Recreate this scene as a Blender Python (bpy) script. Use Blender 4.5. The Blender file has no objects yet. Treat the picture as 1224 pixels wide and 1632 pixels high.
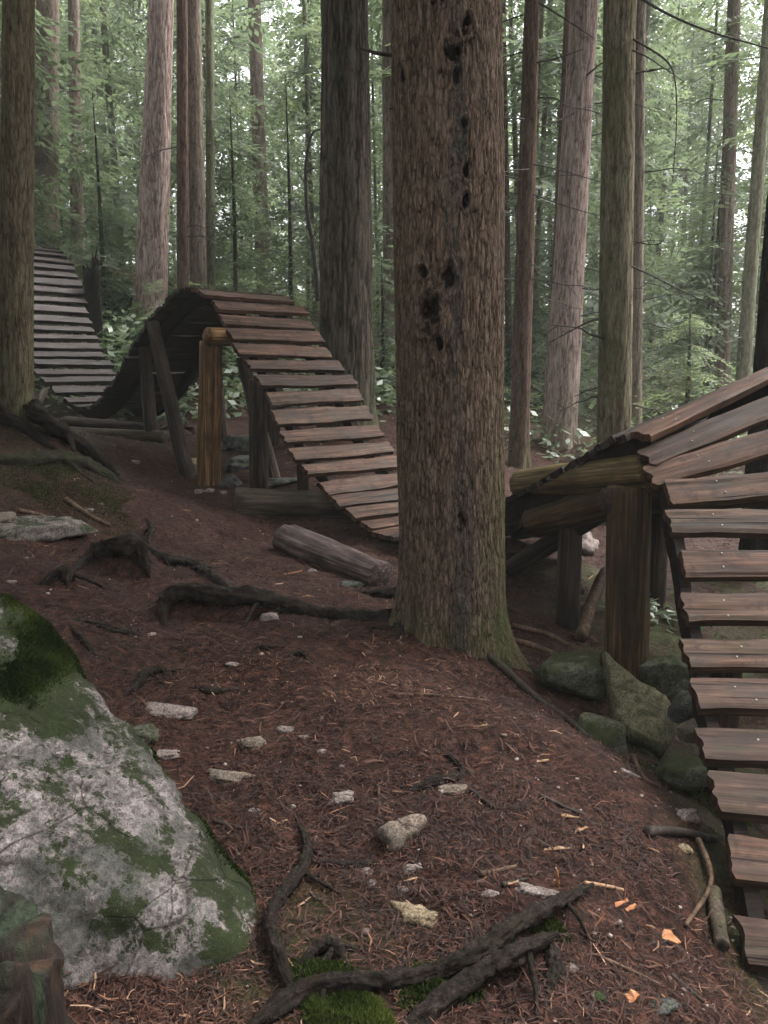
import bpy, bmesh, math, random
import numpy as np
from mathutils import Matrix, Vector

# ------------------------------------------------------------------ camera, sky, sun, exposure
SC = bpy.context.scene
COL = SC.collection
F, CX, CY = 1300.0, 612.0, 816.0
CAMZ = 1.6
PITCH = math.atan((816 - 590) / F)
cd = bpy.data.cameras.new("camera")
cam = bpy.data.objects.new("camera", cd)
COL.objects.link(cam)
cam.location = (0, 0, CAMZ)
cam.rotation_euler = (math.pi / 2 - PITCH, 0, 0)
cd.sensor_width = 36
cd.sensor_fit = 'AUTO'
cd.lens = 36 * F / 1632
cd.clip_start = 0.05
cd.clip_end = 600
SC.camera = cam

W = bpy.data.worlds.new("World")
SC.world = W
W.use_nodes = True
wn = W.node_tree.nodes
bg = wn['Background']
sky = wn.new('ShaderNodeTexSky')
sky.sky_type = 'NISHITA'
sky.sun_disc = False
sky.sun_elevation = math.radians(58)
sky.sun_rotation = math.radians(62)
sky.dust_density = 6.0
sky.air_density = 1.0
hsv = wn.new('ShaderNodeHueSaturation')
hsv.inputs['Saturation'].default_value = 0.16
W.node_tree.links.new(sky.outputs[0], hsv.inputs['Color'])
W.node_tree.links.new(hsv.outputs[0], bg.inputs['Color'])
bg.inputs['Strength'].default_value = 0.15
sl = bpy.data.lights.new("sun", 'SUN')
sl.energy = 1.5
sl.angle = math.radians(30)
sl.color = (1.0, 0.97, 0.93)
so = bpy.data.objects.new("sun", sl)
COL.objects.link(so)
_az, _el = math.radians(62), math.radians(58)   # sun high behind thin cloud, on the right
_d = Vector((math.sin(_az) * math.cos(_el), math.cos(_az) * math.cos(_el), math.sin(_el)))
so.rotation_euler = _d.to_track_quat('Z', 'Y').to_euler()
so.location = (0, 0, 40)
SC.view_settings.view_transform = 'Standard'
SC.view_settings.look = 'None'
SC.view_settings.gamma = 1.0
SC.view_settings.exposure = 2.15
SC.cycles.use_denoising = True
SC.cycles.denoiser = 'OPENIMAGEDENOISE'
SC.cycles.denoising_prefilter = 'NONE'
SC.cycles.sample_clamp_indirect = 6.0
SC.cycles.max_bounces = 7
SC.cycles.transparent_max_bounces = 8

# ------------------------------------------------------------------ numpy noise
def _hash(ix, iy, iz, seed):
    h = (ix * 374761393 + iy * 668265263 + iz * 2147483647 + seed * 974634541) & 0xFFFFFFFF
    h = ((h ^ (h >> 13)) * 1274126177) & 0xFFFFFFFF
    h = ((h ^ (h >> 16)) * 2246822519) & 0xFFFFFFFF
    return ((h ^ (h >> 15)) & 0xFFFFFF) / float(0xFFFFFF)

def vnoise(x, y, z, seed=0):
    x = np.asarray(x, float); y = np.asarray(y, float); z = np.asarray(z, float)
    x, y, z = np.broadcast_arrays(x, y, z)
    ix = np.floor(x).astype(np.int64); iy = np.floor(y).astype(np.int64); iz = np.floor(z).astype(np.int64)
    fx, fy, fz = x - ix, y - iy, z - iz
    ux, uy, uz = [f * f * f * (f * (f * 6 - 15) + 10) for f in (fx, fy, fz)]
    r = 0
    for dx in (0, 1):
        for dy in (0, 1):
            for dz in (0, 1):
                w = (ux if dx else 1 - ux) * (uy if dy else 1 - uy) * (uz if dz else 1 - uz)
                r = r + w * _hash(ix + dx, iy + dy, iz + dz, seed)
    return r * 2 - 1

def fbm(x, y, z, octv=4, seed=0, gain=0.5):
    a, f, s, n = 1.0, 1.0, 0.0, 0.0
    for o in range(octv):
        s = s + a * vnoise(x * f, y * f, z * f, seed + o * 17)
        n += a
        a *= gain
        f *= 2.03
    return s / n * 1.6

# ------------------------------------------------------------------ pixel -> world
SP, CP = math.sin(PITCH), math.cos(PITCH)
def ray(px, py):
    u, v = (px - CX) / F, (CY - py) / F
    return np.array([u, CP + v * SP, v * CP - SP])
def at(px, py, Y):
    d = ray(px, py)
    return np.array([0, 0, CAMZ]) + d * (Y / d[1])
def onz(px, py, z):
    d = ray(px, py)
    return np.array([0, 0, CAMZ]) + d * ((z - CAMZ) / d[2])
def pxm(px, py, Y):          # metres per pixel there
    return (Y / ray(px, py)[1]) / F

# ------------------------------------------------------------------ terrain
ctl = []
for a in [(600,1632,0),(420,1590,0),(760,1632,0),(560,1450,0),(800,1450,0),(450,1300,0),(700,1300,0),(560,1150,0),
          (420,1080,0.02),(690,1100,0),(560,1010,0.0),(300,1300,.04),(250,1120,.06),(150,1000,.13),(60,930,.22),(0,890,.3),
          (20,830,.42),(100,770,.6),(190,760,.47),(100,690,.92),(0,690,1.0),(290,770,.28),(330,782,.24),(380,830,.12),
          (450,900,.05),(520,905,.03),(900,1160,-.04),(1000,1250,-.1),(1080,1330,-.2),(1150,1440,-.29),(1190,1600,-.4),
          (1060,1500,-.12),(1000,1600,-.05),(300,900,.1),(200,850,.22)]:
    ctl.append(onz(*a))
for a in [(25,645,8.3),(250,720,10),(150,700,12.2),(400,705,11.5),(400,645,14),(210,482,17),(620,645,13),(600,685,11),
          (830,752,12),(890,738,13),(550,855,8),(640,872,7.5),(715,1020,4.9),(850,1000,5.6),(870,905,6.8),(1000,1072,5),
          (950,1180,4.3),(1000,700,14)]:
    ctl.append(at(*a))
ctl += [np.array(a, float) for a in [(1.8,3.5,-.6),(2.6,4.5,-.55),(2.5,2.5,-.6),(2,1,-.45),(3,6,-.35),(3.6,8,-.1),(5,12,.1),(4,16,.3),
        (8,20,.3),(0,20,2.0),(-6,20,3.9),(-10,14,2.3),(-8,9,1.7),(-5.8,13.2,.8),(-6.2,15,1.4),(-6.8,17,2.4),(-4.4,14,1.5),(-4,5,.85),(-2.6,3,.35),(-1.5,1.5,.12),(-3,0,.4),(0,0,-.02),
        (0,-6,0),(-8,0,1),(8,0,-.9),(10,10,-.3),(20,40,1.5),(0,40,4),(-20,40,8),(-40,40,11),(40,40,0),(-60,0,6),(60,0,-3),
        (0,-60,-1),(0,140,8),(-120,120,18),(120,120,2),(-120,-100,6),(120,-100,-5)]]
ctl = np.array(ctl)
_K = 0.5
def _phi(x, y):
    d = np.sqrt((x[..., None] - ctl[:, 0]) ** 2 + (y[..., None] - ctl[:, 1]) ** 2 + _K ** 2)
    return d
_n = len(ctl)
_A = np.zeros((_n + 3, _n + 3))
_A[:_n, :_n] = _phi(ctl[:, 0], ctl[:, 1]) - np.eye(_n) * 0.04
_P = np.c_[np.ones(_n), ctl[:, 0], ctl[:, 1]]
_A[:_n, _n:] = _P
_A[_n:, :_n] = _P.T
_w = np.linalg.solve(_A, np.r_[ctl[:, 2], 0, 0, 0])
def H(x, y):
    x = np.asarray(x, float); y = np.asarray(y, float)
    z = _phi(x, y) @ _w[:_n] + _w[_n] + _w[_n + 1] * x + _w[_n + 2] * y
    z = z + 0.035 * fbm(x * 0.9, y * 0.9, 0.3, 3, 5) + 0.02 * fbm(x * 4.5, y * 4.5, 2.3, 4, 9)
    for x0, y0, wx, hh in STEPS:
        u = np.clip((y - y0 + .02 * fbm(x * 9, y * 9, .5, 2, 3)) / .07, 0, 1)
        z = z + hh * np.exp(-((x - x0) / wx) ** 4) * u * u * (3 - 2 * u) * np.exp(-np.clip(y - y0, 0, None) / .45)
    return z
STEPS = []
_ts = np.exp(np.linspace(math.log(0.7), math.log(60), 500))
def hit(px, py):
    d = ray(px, py)
    d = d / d[1]
    P = np.array([0, 0, CAMZ]) + d * _ts[:, None]
    g = P[:, 2] - H(P[:, 0], P[:, 1])
    k = np.argmax(g < 0)
    if g[k] >= 0:
        k = len(_ts) - 1
    a = g[k - 1] / (g[k - 1] - g[k]) if k > 0 and g[k] < 0 else 0
    t = _ts[k - 1] + a * (_ts[k] - _ts[k - 1])
    p = np.array([0, 0, CAMZ]) + d * t
    return p

for px, py, wpx, hh in [(345, 985, 85, .14), (195, 918, 42, .15), (90, 935, 25, .06), (790, 1575, 90, .05)]:
    q = hit(px, py); STEPS.append((q[0], q[1], wpx * pxm(px, py, q[1]), hh))

# ------------------------------------------------------------------ node helper
class NT:
    def __init__(s, name):
        s.m = bpy.data.materials.new(name)
        s.m.use_nodes = True
        s.t = s.m.node_tree
        s.b = s.t.nodes['Principled BSDF']
        s.out = s.t.nodes['Material Output']
    def put(s, sock, v):
        if isinstance(v, bpy.types.NodeSocket):
            s.t.links.new(v, sock)
        elif v is not None:
            if isinstance(v, tuple) and len(v) == 3 and sock.type == 'RGBA':
                v = (*v, 1)
            sock.default_value = v
    def n(s, typ, **kw):
        nd = s.t.nodes.new(typ)
        for k, v in kw.items():
            setattr(nd, k, v)
        return nd
    def coord(s, scale=(1, 1, 1), which='Object', rnd=False):
        tc = s.n('ShaderNodeTexCoord').outputs[which]
        if rnd:
            oi = s.n('ShaderNodeObjectInfo')
            vm = s.n('ShaderNodeVectorMath', operation='SCALE')
            vm.inputs[0].default_value = (37.0, 53.0, 71.0)
            s.put(vm.inputs['Scale'], oi.outputs['Random'])
            va = s.n('ShaderNodeVectorMath', operation='ADD')
            s.put(va.inputs[0], tc); s.put(va.inputs[1], vm.outputs[0])
            tc = va.outputs[0]
        mp = s.n('ShaderNodeMapping')
        s.put(mp.inputs['Vector'], tc)
        mp.inputs['Scale'].default_value = scale
        return mp.outputs[0]
    def noise(s, vec, scale, detail=4, rough=0.55, dist=0.0):
        nd = s.n('ShaderNodeTexNoise')
        s.put(nd.inputs['Vector'], vec)
        nd.inputs['Scale'].default_value = scale
        nd.inputs['Detail'].default_value = detail
        nd.inputs['Roughness'].default_value = rough
        nd.inputs['Distortion'].default_value = dist
        return nd.outputs['Fac']
    def voro(s, vec, scale, feature='F1', rnd=1.0):
        nd = s.n('ShaderNodeTexVoronoi', feature=feature)
        s.put(nd.inputs['Vector'], vec)
        nd.inputs['Scale'].default_value = scale
        nd.inputs['Randomness'].default_value = rnd
        return nd
    def ramp(s, fac, stops):
        nd = s.n('ShaderNodeValToRGB')
        cr = nd.color_ramp
        while len(cr.elements) < len(stops):
            cr.elements.new(0.5)
        for e, (p, c) in zip(cr.elements, stops):
            e.position = p
            e.color = (*c, 1) if isinstance(c, tuple) else (c, c, c, 1)
        s.put(nd.inputs['Fac'], fac)
        return nd.outputs['Color']
    def mix(s, fac, a, b, mode='MIX'):
        nd = s.n('ShaderNodeMix', data_type='RGBA', blend_type=mode)
        s.put(nd.inputs[0], fac); s.put(nd.inputs[6], a); s.put(nd.inputs[7], b)
        return nd.outputs[2]
    def math(s, op, a, b=None, clamp=False):
        nd = s.n('ShaderNodeMath', operation=op, use_clamp=clamp)
        s.put(nd.inputs[0], a); s.put(nd.inputs[1], b)
        return nd.outputs[0]
    def attr(s, name, out='Fac'):
        return s.n('ShaderNodeAttribute', attribute_name=name).outputs[out]
    def bump(s, h, strength=0.5, dist=0.01, prev=None):
        nd = s.n('ShaderNodeBump')
        nd.inputs['Strength'].default_value = strength
        nd.inputs['Distance'].default_value = dist
        s.put(nd.inputs['Height'], h); s.put(nd.inputs['Normal'], prev)
        return nd.outputs[0]
    def up(s):                       # how far the surface faces upward
        g = s.n('ShaderNodeNewGeometry')
        sx = s.n('ShaderNodeSeparateXYZ')
        s.put(sx.inputs[0], g.outputs['Normal'])
        return sx.outputs['Z']
    def done(s, color, rough=0.8, normal=None, spec=0.3):
        s.put(s.b.inputs['Base Color'], color)
        s.put(s.b.inputs['Roughness'], rough)
        s.b.inputs['Specular IOR Level'].default_value = spec
        s.put(s.b.inputs['Normal'], normal)
        return s.m

def bark_mat(name, crev, mid, ridge, lichen=(0.2, 0.22, 0.17), lich_amt=0.25, moss=(0.05, 0.075, 0.02), zs=0.14, fine=60, patch=5.0, plate=38):
    s = NT(name)
    v = s.coord((1, 1, zs))
    v2 = s.coord((1, 1, 0.5))
    nz = s.n('ShaderNodeTexNoise'); s.put(nz.inputs['Vector'], v2); nz.inputs['Scale'].default_value = 9; nz.inputs['Detail'].default_value = 4
    wv = s.n('ShaderNodeVectorMath', operation='MULTIPLY_ADD')
    s.put(wv.inputs[0], nz.outputs['Color']); wv.inputs[1].default_value = (0.06, 0.06, 0.06); s.put(wv.inputs[2], v)
    vd = s.voro(wv.outputs[0], plate, 'DISTANCE_TO_EDGE').outputs['Distance']
    vc = s.voro(wv.outputs[0], plate)
    crack = s.ramp(vd, [(0.02, 0.0), (0.2, 1.0)])
    tone = s.n('ShaderNodeRGBToBW'); s.put(tone.inputs[0], vc.outputs['Color'])
    n1 = s.noise(v, fine, 7, 0.72, 0.4)
    n2 = s.noise(v2, 18, 5, 0.65)
    n3 = s.noise(s.coord((1, 1, .35)), fine * 2.6, 4, 0.75)
    h = s.math('ADD', s.math('MULTIPLY', s.attr('bark'), 0.34), s.math('MULTIPLY', n1, 0.42))
    h = s.math('ADD', h, s.math('MULTIPLY', crack, 0.2))
    h = s.math('ADD', h, s.math('MULTIPLY', tone.outputs[0], 0.12))
    h = s.math('ADD', h, s.math('MULTIPLY', s.math('SUBTRACT', n3, 0.5), 0.35))
    c = s.ramp(h, [(0.3, crev), (0.58, mid), (0.92, ridge)])
    c = s.mix(s.ramp(n2, [(0.4, 0.0), (0.7, 0.6)]), c, s.mix(1.0, c, (0.6, 0.55, 0.52), 'MULTIPLY'))
    lp = s.noise(s.coord((1, 1, 0.45)), patch, 8, 0.75, 0.6)
    lf = s.ramp(s.math('ADD', lp, s.math('MULTIPLY', s.math('SUBTRACT', n3, .5), .25)), [(0.5, 0.0), (0.68, lich_amt)])
    c = s.mix(lf, c, lichen)
    mf = s.math('MULTIPLY', s.attr('moss'), s.ramp(s.noise(v2, 24, 6, 0.75), [(0.36, 0.1), (0.62, 1.0)]), True)
    c = s.mix(mf, c, s.mix(n3, moss, tuple(x * 2.0 for x in moss)))
    st = s.math('MULTIPLY', s.attr('streak'), s.ramp(s.noise(v2, 22, 6, 0.75), [(0.36, 0.1), (0.6, 1.0)]), True)
    c = s.mix(st, c, s.ramp(s.noise(v2, 60, 5, 0.75), [(0.38, (0.022, 0.02, 0.022)), (0.55, (0.075, 0.07, 0.068)), (0.7, (0.22, 0.23, 0.205))]))
    c = s.mix(s.attr('scar'), c, s.mix(n3, (0.004, 0.003, 0.003), (0.03, 0.021, 0.018)))
    nb = s.bump(h, 0.9, 0.02)
    nb = s.bump(n3, 0.6, 0.004, nb)
    return s.done(c, 0.9, nb, 0.08)

BARK = {
 'cedar':   bark_mat('bark_red_brown', (0.02, 0.013, 0.01), (0.125, 0.084, 0.063), (0.32, 0.225, 0.172), lichen=(0.15, 0.13, 0.1), lich_amt=0.35, zs=.24, plate=46),
 'pink':    bark_mat('bark_pinkish_flaky', (0.06, 0.036, 0.033), (0.31, 0.22, 0.2), (0.58, 0.48, 0.44), lichen=(0.27, 0.28, 0.22), lich_amt=0.3, zs=0.1, fine=45, plate=26),
 'olive':   bark_mat('bark_olive_brown', (0.035, 0.026, 0.018), (0.15, 0.112, 0.075), (0.3, 0.24, 0.17), lichen=(0.19, 0.19, 0.13), lich_amt=0.6, patch=8),
 'furrow':  bark_mat('bark_deep_furrowed', (0.012, 0.01, 0.008), (0.07, 0.055, 0.042), (0.185, 0.15, 0.125), lichen=(0.13, 0.14, 0.11), lich_amt=0.4, zs=0.12, fine=45, plate=20),
 'grey':    bark_mat('bark_grey_brown', (0.045, 0.034, 0.028), (0.19, 0.146, 0.12), (0.35, 0.285, 0.245), lichen=(0.2, 0.21, 0.17), lich_amt=0.4),
 'red':     bark_mat('bark_dark_red', (0.022, 0.014, 0.011), (0.11, 0.068, 0.053), (0.21, 0.14, 0.11), lich_amt=0.1),
 'mossy':   bark_mat('bark_mossy_green', (0.035, 0.03, 0.02), (0.17, 0.14, 0.095), (0.36, 0.31, 0.225), lichen=(0.24, 0.235, 0.16), lich_amt=0.6, moss=(0.05, 0.06, 0.017), patch=9),
 'dark':    bark_mat('bark_blackened', (0.006, 0.005, 0.005), (0.02, 0.016, 0.014), (0.045, 0.036, 0.03), lich_amt=0.05),
 'pale':    bark_mat('bark_pale_lichen', (0.07, 0.065, 0.045), (0.2, 0.19, 0.13), (0.34, 0.33, 0.25), lichen=(0.33, 0.36, 0.27), lich_amt=0.7),
}

def wood_mat(name, dark, mid, light, stain=(0.03, 0.022, 0.02), gs=1.0, rough=0.5, green=0.0, spec=0.4, rot=0.0):
    s = NT(name)
    v = s.coord((0.9, 14, 14), rnd=True)
    v1 = s.coord((1.6, 60, 60), rnd=True)
    n1 = s.noise(v, 1.6 * gs, 5, 0.65, 0.5)
    n2 = s.noise(v1, 1.2 * gs, 3, 0.6, 0.2)
    vb = s.coord((1.5, 4, 4), rnd=True)
    n3 = s.noise(vb, 2.2, 4, 0.6)
    g = s.math('ADD', s.math('MULTIPLY', n1, 0.6), s.math('MULTIPLY', n2, 0.4))
    c = s.ramp(g, [(0.34, dark), (0.5, mid), (0.68, light)])
    c = s.mix(s.ramp(n3, [(0.42, 0.0), (0.7, 0.75)]), c, stain)
    oi = s.n('ShaderNodeObjectInfo').outputs['Random']
    c = s.mix(1.0, c, s.ramp(oi, [(0.0, (0.62, 0.6, 0.62)), (0.35, (0.95, 0.84, 0.8)), (0.65, (1.15, 0.98, 0.92)), (1.0, (0.8, 0.8, 0.74))]), 'MULTIPLY')
    if green:
        gm = s.ramp(s.noise(vb, 4.5, 5, 0.7), [(0.5, 0.0), (0.66, green)])
        c = s.mix(gm, c, (0.05, 0.06, 0.02))
    kn = s.voro(s.coord((2.2, 5, 5), rnd=True), 1.3).outputs['Distance']
    c = s.mix(s.ramp(kn, [(0.05, 0.85), (0.13, 0.0)]), c, dark)
    mud = s.ramp(s.noise(s.coord((3, 3, 3), rnd=True), 3.0, 6, .72, .3), [(0.52, 0.0), (0.64, 0.7)])
    c = s.mix(mud, c, (0.028, 0.015, 0.011))
    crack = s.ramp(s.noise(s.coord((0.5, 26, 26), rnd=True), 1.5, 2, 0.5, 0.3), [(0.3, 0.0), (0.38, 1.0)])
    c = s.mix(crack, s.mix(1.0, c, (0.22, 0.2, 0.2), 'MULTIPLY'), c)
    hh = s.math('ADD', g, s.math('MULTIPLY', crack, 0.5))
    nb = s.bump(hh, 0.7, 0.006)
    rr = s.ramp(n3, [(0.3, rough + 0.2), (0.7, rough)])
    return s.done(c, rr, nb, spec)

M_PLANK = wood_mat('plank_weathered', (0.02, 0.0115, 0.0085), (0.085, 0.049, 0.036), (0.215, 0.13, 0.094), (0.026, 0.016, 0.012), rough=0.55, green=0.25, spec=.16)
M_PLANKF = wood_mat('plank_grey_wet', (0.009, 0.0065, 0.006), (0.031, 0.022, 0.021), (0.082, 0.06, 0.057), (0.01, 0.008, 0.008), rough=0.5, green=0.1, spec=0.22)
M_STRING = wood_mat('stringer_black', (0.008, 0.006, 0.006), (0.02, 0.015, 0.013), (0.04, 0.029, 0.025), (0.008, 0.006, 0.006), rough=0.75, spec=.12)

def log_mat(name, dark, mid, light, green=0.3, greencol=(0.06, 0.065, 0.02), rough=0.6):
    s = NT(name)
    v = s.coord((16, 16, 0.9)); v1 = s.coord((60, 60, 2.0))
    n1 = s.noise(v, 1.3, 5, 0.65, 0.7); n2 = s.noise(v1, 1.2, 3, 0.6)
    g = s.math('ADD', s.math('MULTIPLY', n1, 0.65), s.math('MULTIPLY', n2, 0.35))
    c = s.ramp(g, [(0.34, dark), (0.5, mid), (0.66, light)])
    c = s.mix(s.ramp(s.noise(s.coord((1, 1, 0.6)), 5, 4, 0.6), [(0.42, 0.0), (0.66, 0.6)]), c, dark)
    gm = s.ramp(s.math('ADD', s.noise(s.coord(), 7, 5, 0.7), s.math('MULTIPLY', s.up(), 0.12)), [(0.5, 0.0), (0.7, green)])
    c = s.mix(gm, c, greencol)
    crack = s.ramp(s.noise(s.coord((24, 24, 0.5)), 1.2, 2, 0.5, 0.4), [(0.3, 0.0), (0.37, 1.0)])
    c = s.mix(crack, s.mix(1.0, c, (0.25, 0.22, 0.2), 'MULTIPLY'), c)
    nb = s.bump(s.math('ADD', g, s.math('MULTIPLY', crack, 0.5)), 0.7, 0.008)
    return s.done(c, rough + .1, nb, 0.14)
M_POST = log_mat('post_orange_cedar', (0.02, 0.011, 0.006), (0.165, 0.086, 0.036), (0.4, 0.235, 0.11), green=0.12)
M_POSTD = log_mat('post_dark_cedar', (0.012, 0.008, 0.005), (0.06, 0.036, 0.018), (0.19, 0.115, 0.055), green=0.25)
M_LOGY = log_mat('log_yellow_mossy', (0.022, 0.014, 0.008), (0.12, 0.08, 0.04), (0.29, 0.205, 0.11), green=0.5, greencol=(0.09, 0.085, 0.025))
M_LOGG = log_mat('log_grey', (0.014, 0.01, 0.008), (0.068, 0.05, 0.038), (0.17, 0.13, 0.1), green=0.2)
M_LOGV = log_mat('log_split_grey', (0.012, 0.008, 0.008), (0.1, 0.07, 0.066), (0.28, 0.205, 0.195), green=0.05)
M_BRACE = log_mat('brace_brown', (0.01, 0.007, 0.006), (0.042, 0.029, 0.025), (0.115, 0.083, 0.07), green=0.12)
M_STICK = log_mat('stick_wood', (0.03, 0.018, 0.013), (0.11, 0.065, 0.045), (0.24, 0.15, 0.1), green=0.1)
M_STICKD = log_mat('stick_dark', (0.012, 0.009, 0.008), (0.035, 0.026, 0.022), (0.08, 0.06, 0.052), green=0.1, rough=0.5)
def root_mat(name, dark, mid, light, green=0.0, greencol=(0.045, 0.06, 0.016)):
    s = NT(name)
    v = s.coord()
    n1 = s.noise(v, 28, 6, 0.72, 1.2); n2 = s.noise(v, 110, 5, 0.75, 0.5); n3 = s.noise(v, 6, 5, 0.65, 0.4)
    g = s.math('ADD', s.math('MULTIPLY', n1, 0.55), s.math('MULTIPLY', n2, 0.45))
    c = s.ramp(g, [(0.36, dark), (0.53, mid), (0.72, light)])
    c = s.mix(s.ramp(n3, [(0.5, 0.0), (0.68, 0.7)]), c, (0.022, 0.012, 0.009))
    if green:
        c = s.mix(s.ramp(s.math('ADD', s.noise(v, 9, 6, 0.7), s.math('MULTIPLY', s.up(), 0.12)), [(0.5, 0.0), (0.66, green)]), c, s.mix(n2, greencol, tuple(x * .3 for x in greencol)))
    return s.done(c, s.ramp(n3, [(.35, .55), (.6, .9)]), s.bump(n2, 0.7, 0.004, s.bump(n1, 0.9, 0.015)), 0.12)
M_ROOT = root_mat('root_dark', (0.004, 0.003, 0.0028), (0.02, 0.0135, 0.012), (0.11, 0.076, 0.068), 0.12)
M_ROOTM = root_mat('root_mossy', (0.008, 0.007, 0.005), (0.03, 0.023, 0.018), (0.085, 0.068, 0.055), 0.9)

def simple_mat(name, c0, c1, scale=20, rough=0.7, b=0.4, spec=0.3):
    s = NT(name)
    n = s.noise(s.coord(rnd=True), scale, 5, 0.65)
    return s.done(s.ramp(n, [(0.3, c0), (0.7, c1)]), rough, s.bump(n, b, 0.006), spec)
M_CHIP = simple_mat('fresh_orange_chip', (0.27, 0.1, 0.04), (0.5, 0.23, 0.11), 30, 0.6)
M_CHIPP = simple_mat('pale_tan_chip', (0.2, 0.11, 0.06), (0.4, 0.25, 0.15), 30, 0.6)
M_NAIL = simple_mat('nail_steel', (0.3, 0.28, 0.27), (0.5, 0.48, 0.46), 60, 0.35)

def rock_mat(name, pale, mid, dark, moss_amt=0.0, moss=(0.045, 0.07, 0.014), sc=1.0, lich=0.3, aw=0.35, nw=1.0, cell=90):
    s = NT(name)
    v = s.coord(rnd=True)
    sp = s.voro(v, cell * sc).outputs['Color']
    n0 = s.noise(v, 42 * sc, 7, 0.78, 0.3)
    n1 = s.noise(v, 9 * sc, 7, 0.75, 0.6)
    n4 = s.noise(v, 170 * sc, 4, 0.8)
    big = s.noise(v, 3.2 * sc, 7, 0.72, 0.5)
    h = s.math('ADD', s.math('MULTIPLY', n0, 0.6), s.math('MULTIPLY', n1, 0.45))
    c = s.ramp(h, [(0.41, dark), (0.5, mid), (0.62, pale)])
    bw = s.n('ShaderNodeRGBToBW'); s.put(bw.inputs[0], sp)
    c = s.mix(0.45, c, s.mix(1.0, c, s.ramp(bw.outputs[0], [(0.28, 0.15), (0.4, 0.8), (0.65, 1.45)]), 'MULTIPLY'))
    c = s.mix(0.5, c, s.mix(1.0, c, s.ramp(n4, [(0.38, 0.3), (0.5, 1.0), (0.62, 1.5)]), 'MULTIPLY'))
    bigs = s.math('ADD', big, s.math('MULTIPLY', s.math('SUBTRACT', n0, .5), .9))
    c = s.mix(s.ramp(bigs, [(0.47, 0.0), (0.53, lich)]), c, s.ramp(n0, [(0.4, (0.022, 0.025, 0.021)), (0.62, (0.11, 0.112, 0.095))]))
    if moss_amt:
        mn = s.math('ADD', s.math('MULTIPLY', s.noise(v, 4.0 * sc, 7, 0.72, 0.6), nw), s.math('MULTIPLY', s.up(), 0.1))
        mn = s.math('ADD', mn, s.math('MULTIPLY', s.attr('moss'), aw))
        mn = s.math('ADD', mn, s.math('MULTIPLY', s.math('SUBTRACT', n0, .5), .55))
        mf = s.ramp(mn, [(0.66 - 0.14 * moss_amt, 0.0), (0.71 - 0.14 * moss_amt, 0.97)])
        mc = s.ramp(s.math('ADD', s.math('MULTIPLY', n4, .6), s.math('MULTIPLY', n1, .4)), [(0.36, tuple(x * 0.22 for x in moss)), (0.52, tuple(x * .8 for x in moss)), (0.66, tuple(x * 1.9 for x in moss))])
        c = s.mix(mf, c, mc)
    ck = s.ramp(s.voro(s.coord((1, 1, 1.6), rnd=True), 2.6 * sc, 'DISTANCE_TO_EDGE').outputs['Distance'], [(0.0, 0.0), (0.012, 1.0)])
    ck = s.math('MAXIMUM', ck, s.ramp(big, [(.46, 0.0), (.52, 1.0)]))
    c = s.mix(ck, s.mix(1.0, c, (.3, .28, .26), 'MULTIPLY'), c)
    nb = s.bump(ck, 0.6, 0.01)
    nb = s.bump(n0, 0.8, 0.014, nb)
    nb = s.bump(n4, 0.6, 0.003, nb)
    return s.done(c, 0.85, nb, 0.25)
M_BOULDER = rock_mat('granite_mossy', (0.36, 0.305, 0.3), (0.165, 0.14, 0.135), (0.03, 0.027, 0.026), 0.62, moss=(0.02, 0.029, 0.005), lich=0.8, aw=.6, nw=.8, cell=75)
M_ROCKM = rock_mat('rock_mossy_green', (0.2, 0.19, 0.15), (0.085, 0.085, 0.06), (0.025, 0.026, 0.02), 1.1, moss=(0.05, 0.06, 0.02), sc=1.6, lich=0.5)
M_ROCKD = rock_mat('rock_dark_grey', (0.16, 0.16, 0.16), (0.08, 0.08, 0.08), (0.03, 0.03, 0.03), 0.3, sc=1.8, lich=0.4)
M_STONE = rock_mat('stone_pale_pinkish', (0.48, 0.39, 0.355), (0.24, 0.185, 0.17), (0.06, 0.043, 0.038), sc=2.6, lich=0.25)
M_STONEG = rock_mat('stone_tan_granite', (0.34, 0.265, 0.21), (0.19, 0.145, 0.115), (0.08, 0.062, 0.05), sc=2.6, lich=0.3)
M_STONEY = rock_mat('stone_yellowish', (0.42, 0.33, 0.21), (0.26, 0.19, 0.12), (0.12, 0.09, 0.05), sc=2.2, lich=0.15)
M_ROCKP = rock_mat('rock_pale_mossy', (0.33, 0.28, 0.25), (0.16, 0.13, 0.115), (0.04, 0.033, 0.028), 0.55, moss=(0.03, 0.04, 0.012), sc=1.4, lich=0.4)
M_SLAB = rock_mat('slab_olive', (0.2, 0.18, 0.11), (0.12, 0.11, 0.06), (0.05, 0.045, 0.028), 0.35, moss=(0.06, 0.065, 0.025), sc=1.8, lich=0.15)

s = NT('forest_soil')
v = s.coord()
n1 = s.noise(v, 1.3, 5, 0.6); n2 = s.noise(v, 18, 7, 0.78, 0.4); n3 = s.noise(v, 75, 5, 0.8, 0.8)
c = s.ramp(s.math('ADD', s.math('MULTIPLY', n2, 0.5), s.math('MULTIPLY', n3, 0.5)), [(0.4, (0.006, 0.0028, 0.0024)), (0.5, (0.03, 0.013, 0.0092)), (0.62, (0.14, 0.061, 0.041))])
c = s.mix(s.ramp(n1, [(0.4, 0.0), (0.65, 0.55)]), c, s.mix(1.0, c, (0.55, 0.5, 0.55), 'MULTIPLY'))
gm = s.math('MULTIPLY', s.attr('moss'), s.ramp(s.noise(v, 3.0, 6, 0.7), [(0.42, 0.0), (0.6, 1.0)]))
c = s.mix(gm, c, s.ramp(n3, [(0.35, (0.018, 0.026, 0.008)), (0.65, (0.07, 0.09, 0.03))]))
M_SOIL = s.done(c, s.ramp(n1, [(0.35, 0.62), (0.65, 0.9)]), s.bump(n3, 0.9, 0.006, s.bump(n2, 0.8, 0.02)), 0.12)

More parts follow.
